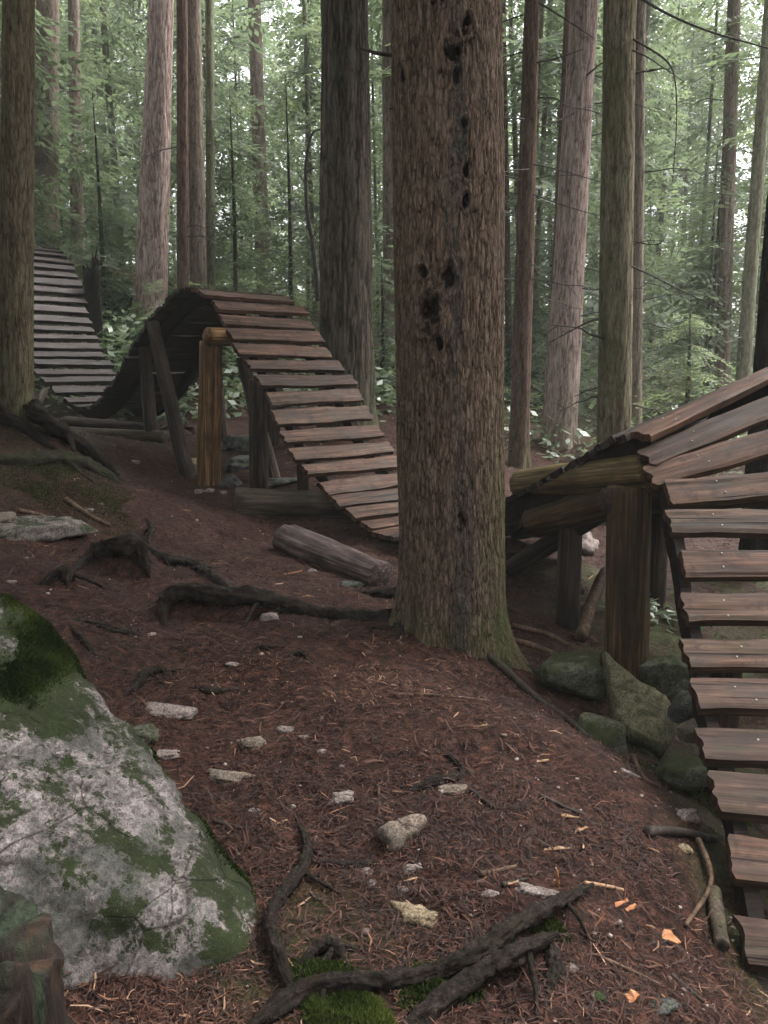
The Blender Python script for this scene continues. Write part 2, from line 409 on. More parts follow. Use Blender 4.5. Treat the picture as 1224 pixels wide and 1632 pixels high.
def litter_mat(name, stops, rough=0.75):
    s = NT(name)
    return s.done(s.ramp(s.attr('tint'), stops), rough, None, 0.3)
M_NEEDLE = litter_mat('needle_litter', [(0.0, (0.014, 0.008, 0.007)), (0.35, (0.05, 0.022, 0.016)), (0.7, (0.095, 0.04, 0.025)), (0.9, (0.19, 0.092, 0.054)), (1.0, (0.33, 0.2, 0.125))])
M_PEB = litter_mat('pebble_grit', [(0.0, (0.06, 0.042, 0.036)), (0.6, (0.17, 0.125, 0.11)), (1.0, (0.42, 0.34, 0.3))], 0.85)

def leaf_mat(name, stops, trans=0.35, rough=0.6, spec=0.3):
    s = NT(name)
    c = s.ramp(s.attr('tint'), stops)
    s.done(c, rough, None, spec)
    tr = s.n('ShaderNodeBsdfTranslucent')
    s.put(tr.inputs['Color'], s.mix(1.0, c, (1.45, 1.5, 1.2), 'MULTIPLY'))
    mx = s.n('ShaderNodeMixShader')
    mx.inputs[0].default_value = trans
    s.put(mx.inputs[1], s.b.outputs[0]); s.put(mx.inputs[2], tr.outputs[0])
    s.put(s.out.inputs['Surface'], mx.outputs[0])
    return s.m
M_FOL = leaf_mat('hemlock_needles', [(0.0, (0.06, 0.076, 0.053)), (0.4, (0.1, 0.127, 0.086)), (0.75, (0.13, 0.16, 0.098)), (0.95, (0.17, 0.195, 0.11)), (1.0, (0.13, 0.095, 0.06))], 0.55)
M_LEAF = leaf_mat('salal_leaves', [(0.0, (0.05, 0.08, 0.04)), (0.5, (0.11, 0.15, 0.085)), (1.0, (0.2, 0.24, 0.16))], 0.3, 0.28, 0.7)
M_MOSS = leaf_mat('moss_tufts', [(0.0, (0.01, 0.016, 0.005)), (0.5, (0.03, 0.044, 0.011)), (1.0, (0.095, 0.118, 0.028))], 0.3, 0.8, 0.1)

# ------------------------------------------------------------------ mesh / object helpers
ORG = {}
def mesh(name, V, Fc, mat=None, attrs=None, smooth=True):
    V = np.ascontiguousarray(V, dtype=np.float32)
    me = bpy.data.meshes.new(name)
    if isinstance(Fc, np.ndarray) and Fc.ndim == 2:
        k = Fc.shape[1]; nf = len(Fc)
        me.vertices.add(len(V)); me.vertices.foreach_set('co', V.ravel())
        me.loops.add(nf * k); me.loops.foreach_set('vertex_index', Fc.astype(np.int32).ravel())
        me.polygons.add(nf)
        me.polygons.foreach_set('loop_start', np.arange(0, nf * k, k, dtype=np.int32))
        me.polygons.foreach_set('loop_total', np.full(nf, k, dtype=np.int32))
        me.update(calc_edges=True)
    else:
        me.from_pydata([tuple(map(float, p)) for p in V], [], [tuple(map(int, f)) for f in Fc])
        me.update()
    if smooth:
        me.polygons.foreach_set('use_smooth', np.ones(len(me.polygons), dtype=bool))
    for a, arr in (attrs or {}).items():
        at_ = me.attributes.new(a, 'FLOAT', 'POINT')
        at_.data.foreach_set('value', np.ascontiguousarray(arr, dtype=np.float32))
    if mat:
        me.materials.append(mat)
    return me
def props(o, label=None, cat=None, group=None, kind=None):
    for k, v_ in (('label', label), ('category', cat), ('group', group), ('kind', kind)):
        if v_:
            o[k] = v_
    return o
def link(name, me, org=(0, 0, 0), parent=None):
    o = bpy.data.objects.new(name, me)
    COL.objects.link(o)
    org = np.array(org, float)
    ORG[o.name] = org
    if parent is not None:
        o.parent = parent
        o.location = org - ORG[parent.name]
    else:
        o.location = org
    return o
def thing(name, label, cat, org, group=None):
    return props(link(name, None, org), label, cat, group)
def obj(name, V, Fc, mat, org=None, parent=None, attrs=None, smooth=True, **p):
    """mesh whose vertices are given in world space"""
    V = np.asarray(V, float)
    if org is None:
        org = V.mean(0) if parent is None else ORG[parent.name]
    me = mesh(name, V - np.array(org), Fc, mat, attrs, smooth)
    return props(link(name, me, org, parent), **p)

def catmull(P, n):
    """n samples, evenly spaced by length, through rows of P (any number of columns; the first 3 give length)"""
    P = np.asarray(P, float)
    Q = np.vstack([2 * P[0] - P[1], P, 2 * P[-1] - P[-2]])
    out = []
    for i in range(1, len(Q) - 2):
        t = np.linspace(0, 1, 24, endpoint=False)[:, None]
        a, b, c, d = Q[i - 1], Q[i], Q[i + 1], Q[i + 2]
        out.append(0.5 * (2 * b + (c - a) * t + (2 * a - 5 * b + 4 * c - d) * t ** 2 + (3 * b - a - 3 * c + d) * t ** 3))
    out = np.vstack(out + [P[-1:]])
    L = np.r_[0, np.cumsum(np.linalg.norm(np.diff(out[:, :3], axis=0), axis=1))]
    s_ = np.linspace(0, L[-1], n)
    return np.stack([np.interp(s_, L, out[:, k]) for k in range(out.shape[1])], 1), L[-1]

def grid_faces(r, c, wrap=True):
    i = np.arange(r - 1)[:, None]; j = np.arange(c if wrap else c - 1)[None, :]
    j2 = (j + 1) % c if wrap else j + 1
    return np.stack([i * c + j, i * c + j2, (i + 1) * c + j2, (i + 1) * c + j], -1).reshape(-1, 4)

def tube(pts, rad, segs=12, rings=40, amp=0.08, freq=1.0, seed=0, vs=1.0, cap=True):
    """lumpy tapering tube along points; closed ends. vs > 1 makes it taller than wide"""
    P = np.c_[np.asarray(pts, float), np.asarray(rad, float)]
    S, L = catmull(P, rings)
    C, R = S[:, :3], np.maximum(S[:, 3], 0.0008)
    T = np.gradient(C, axis=0); T /= np.linalg.norm(T, axis=1)[:, None] + 1e-9
    ref = np.array([0, 0, 1.0]) if abs(T[:, 2]).mean() < 0.8 else np.array([0, 1.0, 0])
    A = np.cross(T, ref); A /= np.linalg.norm(A, axis=1)[:, None] + 1e-9
    B = np.cross(A, T)
    th = np.linspace(0, 2 * math.pi, segs, endpoint=False)
    ca, sa = np.cos(th), np.sin(th)
    s_ = np.linspace(0, L, rings)
    mr = R.mean()
    nz = fbm(ca[None, :] * 1.6 + seed * 3.1, sa[None, :] * 1.6, s_[:, None] / mr * 0.25 * freq, 3, seed)
    nz2 = fbm(ca[None, :] * 5 + seed, sa[None, :] * 5, s_[:, None] / mr * 0.12 * freq, 2, seed + 7)
    nz3 = fbm(ca[None, :] * 9 + seed, sa[None, :] * 9, s_[:, None] / mr * 0.5 * freq, 2, seed + 13)
    r = R[:, None] * (1 + amp * nz + amp * 0.55 * nz2 + amp * .35 * nz3)
    V = C[:, None, :] + A[:, None, :] * (ca * 1.0)[None, :, None] * r[..., None] + B[:, None, :] * (sa * vs)[None, :, None] * r[..., None]
    V = V.reshape(-1, 3)
    Fc = grid_faces(rings, segs).tolist()
    if cap:
        n = len(V)
        V = np.vstack([V, C[0] - T[0] * R[0] * 0.03, C[-1] + T[-1] * R[-1] * 0.03])
        for j in range(segs):
            Fc.append([n, (j + 1) % segs, j])
            b = (rings - 1) * segs
            Fc.append([n + 1, b + j, b + (j + 1) % segs])
    return V, Fc

def log_mesh(p0, p1, r0, r1, segs=20, rings=24, amp=0.05, seed=0, tilt0=0.0):
    """straight log built along local z, so its grain follows its length; returns (local V, faces, matrix)"""
    p0, p1 = Vector(p0), Vector(p1)
    d = p1 - p0; L = d.length
    th = np.linspace(0, 2 * math.pi, segs, endpoint=False)
    z = np.linspace(0, L, rings)
    ca, sa = np.cos(th), np.sin(th)
    nz = fbm(ca[None, :] * 1.2 + seed * 2.3, sa[None, :] * 1.2, z[:, None] * 1.6, 3, seed)
    gr = fbm(ca[None, :] * 7, sa[None, :] * 7, z[:, None] * 0.9, 2, seed + 3)
    r = (r0 + (r1 - r0) * z / L)[:, None] * (1 + amp * nz + amp * 0.6 * gr)
    V = np.stack([ca * r, sa * r, np.broadcast_to(z[:, None], r.shape) + 0 * r], -1)
    V[0, :, 2] += tilt0 * ca * r0
    Vf = V.reshape(-1, 3)
    Fc = grid_faces(rings, segs).tolist()
    # inset rings make the sawn ends crisp
    n = len(Vf)
    e0 = V[0] * np.array([0.93, 0.93, 1]) ; e0[:, 2] -= 0.006
    e1 = V[-1] * np.array([0.93, 0.93, 1]); e1[:, 2] += 0.006
    Vf = np.vstack([Vf, e0, e1])
    for j in range(segs):
        k = (j + 1) % segs; b = (rings - 1) * segs
        Fc.append([n + j, n + k, k, j])
        Fc.append([b + j, b + k, n + segs + k, n + segs + j])
    Fc.append([n + j for j in range(segs)][::-1])
    Fc.append([n + segs + j for j in range(segs)])
    M = d.to_track_quat('Z', 'Y').to_matrix().to_4x4()
    M.translation = p0
    return Vf, Fc, M
def log_part(name, p0, p1, r0, r1, mat, parent=None, seed=0, amp=0.05, segs=20, rings=24, tilt0=0.0, **p):
    V, Fc, M = log_mesh(p0, p1, r0, r1, segs, rings, amp, seed, tilt0)
    me = mesh(name, V, Fc, mat)
    o = bpy.data.objects.new(name, me)
    COL.objects.link(o)
    ORG[o.name] = np.array(M.translation)
    if parent is not None:
        o.parent = parent
        M = M.copy(); M.translation = Vector(M.translation) - Vector(ORG[parent.name])
    o.matrix_local = M
    return props(o, **p)

_ico = {}
def ico(sub):
    if sub not in _ico:
        bm = bmesh.new()
        bmesh.ops.create_icosphere(bm, subdivisions=sub, radius=1)
        V = np.array([v_.co[:] for v_ in bm.verts]); Fc = np.array([[v_.index for v_ in f.verts] for f in bm.faces])
        bm.free()
        _ico[sub] = (V, Fc)
    return _ico[sub]

def rock_shape(dims, seed, sub=3, npl=13, p=16, rough=0.05, flat=0.0):
    rs = np.random.RandomState(seed)
    D, Fc = ico(sub)
    nrm = rs.normal(size=(npl, 3)); nrm /= np.linalg.norm(nrm, axis=1)[:, None]
    dd = rs.uniform(0.62, 1.0, npl)
    nrm = np.vstack([nrm, [[0, 0, 1], [0, 0, -1]], np.eye(3)[:2], -np.eye(3)[:2]]); dd = np.r_[dd, 0.85 - flat, .85, 1, 1, 1, 1]
    q = np.maximum(D @ nrm.T, 0) / dd
    r = (q ** p).sum(1) ** (-1.0 / p)
    r = r * (1 + rough * fbm(D[:, 0] * 2.5 + seed, D[:, 1] * 2.5, D[:, 2] * 2.5, 4, seed))
    return D * r[:, None] * np.asarray(dims), Fc

# ------------------------------------------------------------------ ground
def make_ground():
    ang = np.r_[np.linspace(-180, -42, 40, endpoint=False), np.linspace(-42, 42, 400, endpoint=False), np.linspace(42, 180, 40, endpoint=False)]
    a = np.radians(ang)
    r = np.r_[np.exp(np.linspace(math.log(0.25), math.log(16), 470, endpoint=False)), np.exp(np.linspace(math.log(16), math.log(170), 60))]
    X = r[:, None] * np.sin(a); Y = r[:, None] * np.cos(a)
    Z = H(X, Y)
    near = np.clip(1 - r / 14, 0, 1)[:, None]
    Z = Z + near * 0.007 * fbm(X * 22, Y * 22, 0.1, 3, 31)
    V = np.stack([X, Y, Z], -1).reshape(-1, 3)
    moss = np.clip(((-X - 2.6) / 1.5), 0, 1) * np.clip((Y - 5.2) / 2, 0, 1) * 0.6 + np.clip((Y - 13) / 3, 0, 1) * 0.8
    moss += 0.8 * np.exp(-((X + 0.25) ** 2 + (Y - 2.0) ** 2) / 0.06) + 0.9 * np.clip((X - 1.0 - 0.02 * Y) / 0.35, 0, 1) * (Y < 7)
    Vc = np.vstack([V, [[0, 0, float(H(0, 0))]]])
    Fq = grid_faces(len(r), len(a))
    me_f = Fq.tolist() + [[len(V), (j + 1) % len(a), j] for j in range(len(a))]
    o = obj('ground', Vc, me_f, M_SOIL, org=(0, 0, 0), attrs={'moss': np.r_[np.clip(moss, 0, 1).ravel(), 0]}, kind='structure')
    return o
make_ground()

# ------------------------------------------------------------------ foliage sprays
def spray(seed, nl=15, leaf=1.0):
    """one flat drooping conifer spray, 1 m long along +x; list of quads"""
    rs = np.random.RandomState(seed)
    Q = []
    def axis(t):
        return np.array([t, 0.04 * math.sin(t * 4 + seed), -0.22 * t * t])
    for k in range(4):
        a, b = axis(k / 4), axis((k + 1) / 4); w = 0.008
        Q.append([a + [0, w, 0], a - [0, w, 0], b - [0, w * .6, 0], b + [0, w * .6, 0]])
    for i in range(nl):
        t = (i + 0.6 + rs.uniform(-.3, .3)) / nl * 0.98
        ln = (0.42 * (1 - t) ** 0.8 + 0.06) * rs.uniform(0.6, 1.1) * min(1, 0.35 + t * 3.2)
        for sd in (-1, 1):
            if rs.rand() < 0.12:
                continue
            an = math.radians(rs.uniform(42, 68))
            d = np.array([math.cos(an), sd * math.sin(an), rs.uniform(-.35, .05)])
            o = axis(t)
            nn = max(2, int(ln / 0.085))
            for j in range(nn):
                u0 = ln * j / nn; u1 = u0 + 0.085 * rs.uniform(0.85, 1.35)
                side = np.array([-d[1], d[0], 0]) * (0.021 * leaf * rs.uniform(0.7, 1.3)) + np.array([0, 0, rs.uniform(-.012, .012)])
                dr = np.array([0, 0, -0.25 * u0 * u0])
                a = o + d * u0 + dr; b = o + d * u1 + dr + rs.uniform(-.014, .014, 3); m_ = (a + b) / 2
                Q.append([a, m_ + side, b, m_ - side])
    return np.array(Q)           # (n,4,3)
SPR = [spray(i) for i in range(7)]
SPRL = [spray(20 + i, 11, 1.9) for i in range(4)]      # coarser ones for far things

def rotz(a):
    c_, s_ = math.cos(a), math.sin(a)
    return np.array([[c_, -s_, 0], [s_, c_, 0], [0, 0, 1]])
def place_spray(Q, p, az, pitch, scale, roll, rs):
    cp_, sp_ = math.cos(pitch), math.sin(pitch)
    Ry = np.array([[cp_, 0, sp_], [0, 1, 0], [-sp_, 0, cp_]])
    cr, sr = math.cos(roll), math.sin(roll)
    Rx = np.array([[1, 0, 0], [0, cr, -sr], [0, sr, cr]])
    R = rotz(az) @ Ry @ Rx
    return (Q.reshape(-1, 3) @ R.T * scale + p).astype(np.float32)
class Fol:
    def __init__(s):
        s.V, s.T = [], []
    def add(s, Q, p, az, pitch, scale, roll, rs, tint):
        V = place_spray(Q, p, az, pitch, scale, roll, rs)
        s.V.append(V)
        t = np.repeat(np.clip(tint + rs.uniform(-.1, .1, len(V) // 4), 0, 0.96), 4)
        s.T.append(t)
    def arrays(s):
        V = np.vstack(s.V); n = len(V)
        return V, np.arange(n).reshape(-1, 4), np.concatenate(s.T)

# shared unseen crowns above the frame, near trees only, dense to shade the foreground
def crown_mesh(seed, h0=0.0, h1=9.0, wmax=3.0, n=150):
    rs = np.random.RandomState(seed); f = Fol()
    for i in range(n):
        t = rs.rand() ** 0.8
        z = h0 + (h1 - h0) * t
        f.add(SPRL[rs.randint(4)], np.array([0, 0, z]), rs.uniform(0, 6.28), rs.uniform(0.0, 0.45), wmax * (1.05 - t) * rs.uniform(.7, 1.15) + 0.4, rs.uniform(-.4, .4), rs, rs.uniform(.1, .7))
    V, Fq, T = f.arrays()
    return mesh('crown', V, Fq, M_FOL, {'tint': T}, smooth=False)
CROWNS = [crown_mesh(1, wmax=4.6, n=260), crown_mesh(2, wmax=3.8, n=210)]
# ------------------------------------------------------------------ trees
def trunk_geo(base, top, r0, r1, Htot, segs, seed, amp, fq, flare=0.5, lobes=5, vis=4.0, dz=0.02, zq=0.12, lobe_dirs=None):
    ax = (top - base) / (top[2] - base[2])
    h = np.r_[np.arange(-0.45, vis, dz), np.geomspace(vis, Htot, 14)]
    rr = np.where(h < (top[2] - base[2]), r0 + (r1 - r0) * np.clip(h, 0, None) / (top[2] - base[2]), 0)
    ht = top[2] - base[2]
    rr = np.where(h < ht, rr, r1 * (1 - 0.85 * np.clip((h - ht) / max(Htot - ht, 0.1), 0, 1)))
    th = np.linspace(0, 2 * math.pi, segs, endpoint=False)
    ca, sa = np.cos(th)[None, :], np.sin(th)[None, :]
    hh = h[:, None]
    if lobe_dirs is None:
        lob = 0.55 + 0.45 * np.cos(lobes * th + seed)[None, :] * 1.0
    else:
        lob = 0.05 + sum(g * np.exp(-(((th - d + math.pi) % (2 * math.pi) - math.pi) / w_) ** 2) for d, g, w_ in lobe_dirs)[None, :]
    fl = flare * np.exp(-np.clip(hh + 0.12, 0, None) / 0.2) * lob
    R = rr[:, None] * (1 + fl)
    R = R * (1 + 0.035 * fbm(ca * 1.1 + seed, sa * 1.1, hh * 0.7, 3, seed))
    w = 0.25 * fbm(ca * r0 * fq * .4, sa * r0 * fq * .4, hh * fq * .15, 2, seed + 5)
    n1 = fbm(ca * r0 * fq + w, sa * r0 * fq + w, hh * fq * zq, 3, seed + 11)
    n2 = fbm(ca * r0 * fq * 2.3 + w, sa * r0 * fq * 2.3, hh * fq * zq * 3.2, 3, seed + 23)
    b = np.clip(np.abs(n1) * 2.4, 0, 1) ** 0.65 * 0.75 + np.clip(0.5 + n2 * 0.6, 0, 1) * 0.25
    R = R + amp * (b - 0.6)
    V = np.stack([base[0] + ax[0] * hh + ca * R, base[1] + ax[1] * hh + sa * R, base[2] + hh + 0 * R], -1)
    return V, b, h, th, R

def dead_branch(parent, start, end, r, seed, sag=0.08, twigs=2):
    rs = np.random.RandomState(seed)
    s0, e = np.array(start), np.array(end)
    L = np.linalg.norm(e - s0)
    P = [s0 + (e - s0) * t + np.array([0, 0, sag * L * 4 * t * (1 - t)]) + rs.normal(size=3) * 0.02 * L * (t > 0) for t in np.linspace(0, 1, 6)]
    V, Fc = tube(P, np.linspace(r, r * 0.25, 6), 6, 16, 0.1, 1, seed)
    Vs, Fs = [V], list(Fc); off = len(V)
    for k in range(twigs):
        t = rs.uniform(0.35, 0.9); q = s0 + (e - s0) * t + np.array([0, 0, sag * L * 4 * t * (1 - t)])
        d = (e - s0) / L + rs.normal(size=3) * 0.6
        d = d / np.linalg.norm(d) * L * rs.uniform(.2, .4)
        V2, F2 = tube([q, q + d * .5, q + d + np.array([0, 0, -.05 * L])], [r * .45, r * .35, r * .15], 5, 8, 0.1, 1, seed + k)
        Vs.append(V2); Fs += [[i + off for i in f] for f in F2]; off += len(V2)
    return obj('dead_branch', np.vstack(Vs), Fs, M_BRANCH, parent=parent)
M_BRANCH = simple_mat('dead_branch_wood', (0.025, 0.02, 0.017), (0.09, 0.075, 0.062), 30, 0.8)

TREES = {}
def tree(key, label, kind, xt, xb, yb, wt, wb, Y, segs=40, amp=0.012, fq=14, flare=0.35, Htot=17, crown=True, seed=None, moss=0.0, moss_az=None,
         dz=0.03, branches=0, zq=0.12, name='conifer_tree', blen=0.9):
    seed = seed if seed is not None else sum(ord(ch) * (i + 3) for i, ch in enumerate(key)) % 9973
    b = at(xb, yb, Y); t = at(xt, 0, Y)
    ax = (t - b) / (t[2] - b[2])
    zg = float(H(b[0], b[1]))
    b = b + ax * (zg - b[2])
    r0 = wb * pxm(xb, yb, Y) / 2; r1 = wt * pxm(xt, 0, Y) / 2
    V, bk, h, th, R = trunk_geo(b, t, r0, r1, Htot, segs, seed, amp, fq, flare, vis=max(t[2] - b[2] + 0.8, 2), dz=dz, zq=zq)
    o = thing(name, label, 'tree', b)
    ms = np.zeros(V.shape[:2])
    if moss:
        ms = moss * np.clip(0.1 + 0.9 * np.cos(th - (moss_az if moss_az is not None else math.pi)), 0, 1)[None, :] * np.clip(0.5 + 0.7 * fbm(V[..., 0] * 4, V[..., 1] * 4, V[..., 2] * 1.2, 3, seed), 0, 1)
    ms = ms + 0.7 * np.exp(-np.clip(h, 0, None) / 0.5)[:, None] * (0.6 if kind != 'dark' else 0)
    obj('trunk', V.reshape(-1, 3), grid_faces(len(h), segs), BARK[kind], parent=o, attrs={'bark': bk.ravel(), 'moss': np.clip(ms, 0, 1).ravel()})
    if crown and Y < 13:
        c_ = link('crown', CROWNS[seed % 2], b + ax * (Htot - 6.6), o)
        c_.rotation_euler.z = seed * 0.7
    rs = np.random.RandomState(seed)
    vis = t[2] - b[2]
    for k in range(branches):
        hz = rs.uniform(0.25, 1.0) * vis; az = rs.choice([rs.uniform(-.7, .7), math.pi + rs.uniform(-.7, .7)])
        q = b + ax * hz; L = rs.uniform(.4, 1.15) * blen
        d = np.array([math.cos(az), math.sin(az) - .3, rs.uniform(-.45, .12)])
        dead_branch(o, q + d * r0 * 0.8, q + d * (r0 + L), 0.010 + 0.004 * rs.rand(), seed + k, 0.06)
    TREES[key] = (o, b, ax)
    return o

def big_tree():
    Y = 5.14
    b = at(722, 1000, Y); b[2] = float(H(b[0], b[1])) - .03
    t = at(711, 0, Y)
    r0 = 0.332; r1 = 0.316
    pi = math.pi
    lobes = [(pi * 1.03, 1.3, .34), (pi * 1.32, .95, .22), (-.62, 1.2, .3), (-1.25, .45, .2), (.9, .6, .5), (2.2, .7, .4)]
    V, bk, h, th, R = trunk_geo(b, t, r0, r1, 17, 420, 77, 0.012, 46, 0.62, vis=4.4, dz=0.008, zq=0.12, lobe_dirs=lobes)
    X = V[..., 0]; Z = V[..., 2]; Yv = V[..., 1]
    front = np.sin(th)[None, :] < 0.2
    scar = np.zeros(bk.shape); streak = np.zeros(bk.shape); moss = np.zeros(bk.shape)
    push = np.zeros(bk.shape)
    for px, py, w, hh_, dep in [(745, 40, 13, 17, .03), (722, 86, 14, 20, .03), (740, 196, 7, 8, .02), (743, 268, 7, 13, .02), (743, 322, 6, 12, .02),
                            (714, 443, 11, 22, .03), (674, 432, 8, 9, .02), (687, 500, 17, 30, .045), (697, 545, 9, 30, .03), (733, 822, 10, 26, .02), (640, 128, 6, 22, .02), (700, 2, 14, 8, .02), (727, 118, 7, 16, .015)]:
        q = at(px, py, Y - 0.3 if abs(px - 720) < 60 else Y - .15)
        k = pxm(px, py, Y - 0.3)
        jx = 1.3 * fbm(X * 24, Yv * 24, Z * 16, 3, px)
        d = ((X - q[0]) / (w * k * .88)) ** 2 + ((Z - q[2]) / (hh_ * k * .95)) ** 2 + jx * 0.9
        m = np.clip(.95 - d, 0, 1) * front
        scar = np.maximum(scar, np.clip(m * 1.6, 0, 1))
        push -= dep * np.clip(1.1 - d, 0, 1) * front
        push += dep * 0.55 * np.exp(-((d - 2.0) / 0.8) ** 2) * front
    xc = 0.02 * np.sin(Z * 2.3) + 0.012 * np.sin(Z * 7)
    for z_, x_ in [(0, 0)]:
        pass
    cx = b[0] + (t - b)[0] * (Z - b[2]) / (t[2] - b[2]) + 0.018 + xc
    wd = 0.045 + 0.02 * fbm(Z * 1.5, 0 * Z, 0 * Z, 2, 3)
    streak = np.exp(-((X - cx) / wd) ** 4) * front * np.clip(0.72 + 0.5 * fbm(X * 9, Yv * 9, Z * 2, 3, 8), 0, 1)
    push += streak * 0.012 * fbm(X * 25, Yv * 25, Z * 18, 3, 14)
    moss = 0.5 * np.clip((X - b[0] - 0.1) / 0.2, 0, 1) * np.clip((1.9 - Z) / 1.2, 0, 1) + 0.35 * np.exp(-np.clip(Z, 0, None) / 0.25) * np.clip(0.6 + fbm(X * 6, Yv * 6, Z * 4, 3, 4), 0, 1)
    moss += 0.12 * np.clip((b[0] - X - .18) / 0.12, 0, 1)
    V[..., 0] += np.cos(th)[None, :] * push; V[..., 1] += np.sin(th)[None, :] * push
    o = thing('conifer_tree', 'thick reddish-brown conifer in the centre with black knot holes down its bark', 'tree', b)
    obj('trunk', V.reshape(-1, 3), grid_faces(len(h), len(th)), BARK['cedar'], parent=o,
        attrs={'bark': bk.ravel(), 'moss': np.clip(moss, 0, 1).ravel(), 'scar': scar.ravel(), 'streak': np.clip(streak, 0, 1).ravel()})
    c_ = link('crown', CROWNS[0], b + np.array([0, 0, 9.5]), o)
    V2, F2 = tube([at(645, 92, Y), at(622, 88, Y - .05), at(598, 84, Y - .12), at(572, 76, Y - .2)], [.014, .012, .01, .006], 8, 20, .2, 1, 3)
    obj('branch_stub', V2, F2, M_BRANCH, parent=o)
    V2, F2 = tube([at(640, 175, Y), at(620, 173, Y - .1)], [.007, .004], 6, 6, .2, 1, 4)
    obj('branch_stub', V2, F2, M_BRANCH, parent=o)
    return o, b
BIG, BIGB = big_tree()

tree('left', 'olive-brown conifer at the left edge standing in front of the far wooden ramp', 'olive', 30, 25, 640, 47, 52, 8.3, segs=110, amp=0.013, fq=22, dz=0.02, flare=0.3, moss=0.3, moss_az=3.6, Htot=22)
tree('leftb', 'dark grey-brown conifer just right of the leftmost trunk, rising behind the top of the ramp', 'grey', 76, 72, 420, 36, 40, 18.5, branches=3)
tree('leftc', 'slender brownish trunk between the dark left trunk and the pink-barked conifer', 'grey', 117, 124, 440, 17, 21, 20, branches=4)
tree('pink', 'pinkish flaky-barked conifer rooted on the slope above the wooden hump', 'pink', 257, 240, 478, 38, 52, 16.5, segs=80, amp=0.022, fq=15, flare=0.55, dz=0.025)
tree('twina', 'narrow dark-topped trunk on the left of the close trio behind the hump', 'red', 290, 292, 470, 17, 20, 16, branches=3)
tree('twinb', 'brown middle trunk of the close trio behind the wooden hump', 'grey', 306, 317, 470, 26, 27, 17, branches=2)
tree('twinc', 'thin pale lichen-covered trunk on the right of the close trio behind the hump', 'pale', 334, 336, 470, 13, 15, 17.5, branches=3, moss=.5, moss_az=5)
tree('midpale', 'pale reddish trunk deep in the woods between the trio and the dark furrowed conifer', 'grey', 405, 420, 450, 20, 24, 23, branches=4)
tree('furrow', 'dark deeply furrowed conifer directly behind the descending planks of the hump', 'furrow', 549, 553, 690, 72, 88, 11.2, segs=130, amp=0.035, fq=13, flare=0.35, dz=0.02, zq=0.1)
tree('behind', 'light brown trunk partly hidden behind the left side of the big central trunk', 'grey', 622, 627, 610, 26, 32, 17, branches=2)
tree('redr', 'slim dark reddish trunk right of the big central conifer', 'red', 848, 826, 752, 24, 32, 12.2, segs=48, dz=.025, branches=9, blen=1.1)
tree('pinkr', 'pinkish grey conifer between the slim reddish trunk and the mossy green one', 'pink', 932, 888, 738, 42, 54, 14, segs=70, amp=0.012, dz=.025, branches=8, flare=.5)
tree('thinr', 'thin dark trunk touching the left side of the pinkish grey conifer', 'red', 906, 872, 735, 11, 14, 15.5, branches=6)
tree('mossyr', 'mossy green-sided conifer standing behind the bend of the right-hand ramp', 'mossy', 988, 978, 705, 50, 54, 8.6, segs=110, amp=0.012, fq=20, dz=.02, moss=1.0, moss_az=3.5, branches=7, blen=.7)
tree('redrr', 'reddish trunk half hidden behind the right side of the mossy green conifer', 'grey', 1021, 1012, 690, 16, 20, 14, branches=8)
tree('right', 'dark grey trunk among bright foliage toward the right edge', 'grey', 1170, 1150, 600, 20, 24, 17, branches=6)
tree('rightb', 'pale tan trunk nearest the right edge, leaning slightly', 'pale', 1228, 1184, 600, 18, 24, 15, branches=4)
tree('farthin', 'very thin dark trunk just right of the big central conifer', 'red', 801, 814, 700, 9, 11, 19, branches=3, name='slender_tree')
tree('farthinb', 'second very thin trunk beside the slim reddish trunk', 'furrow', 813, 838, 700, 7, 9, 22, branches=3, name='slender_tree')
# dark broken trunk on the right edge
def snag():
    b = at(1222, 640, 7.2); b[2] = float(H(b[0], b[1]))
    t = at(1240, 350, 7.2)
    V, bk, h, th, R = trunk_geo(b, t, .13, .1, t[2] - b[2] + .3, 40, 5, .015, 16, .3, vis=t[2] - b[2], dz=.03)
    h_top = V[-14:, :, 2]
    V[-14:, :, 2] += 0.2 * fbm(np.cos(th) * 3, np.sin(th) * 3, 0 * th, 2, 5)[None, :]
    Fq = grid_faces(len(h), 40).tolist() + [[(len(h) - 1) * 40 + j for j in range(40)]]
    o = thing('snag', 'blackened broken dead trunk at the right edge behind the banked planks', 'dead trunk', b)
    obj('trunk', V.reshape(-1, 3), Fq, BARK['dark'], parent=o, attrs={'bark': bk.ravel()})
snag()
# thin bent sapling left of the furrowed tree
V, Fc = tube([at(508, 480, 13), at(500, 400, 13), at(489, 330, 13), at(488, 260, 13), at(497, 215, 13), at(512, 205, 12.8)], [.045, .035, .03, .026, .018, .008], 8, 50, .12, 1, 9)
sap = thing('sapling', 'thin dark crooked bare sapling just left of the furrowed conifer', 'sapling', at(508, 520, 13))
obj('trunk', V, Fc, M_BRANCH, parent=sap)
for q0, q1, sd in [((497, 380), (520, 350), 1), ((489, 300), (470, 270), 2), ((489, 275), (508, 268), 3)]:
    dead_branch(sap, at(*q0, 13), at(*q1, 12.8), .012, sd)

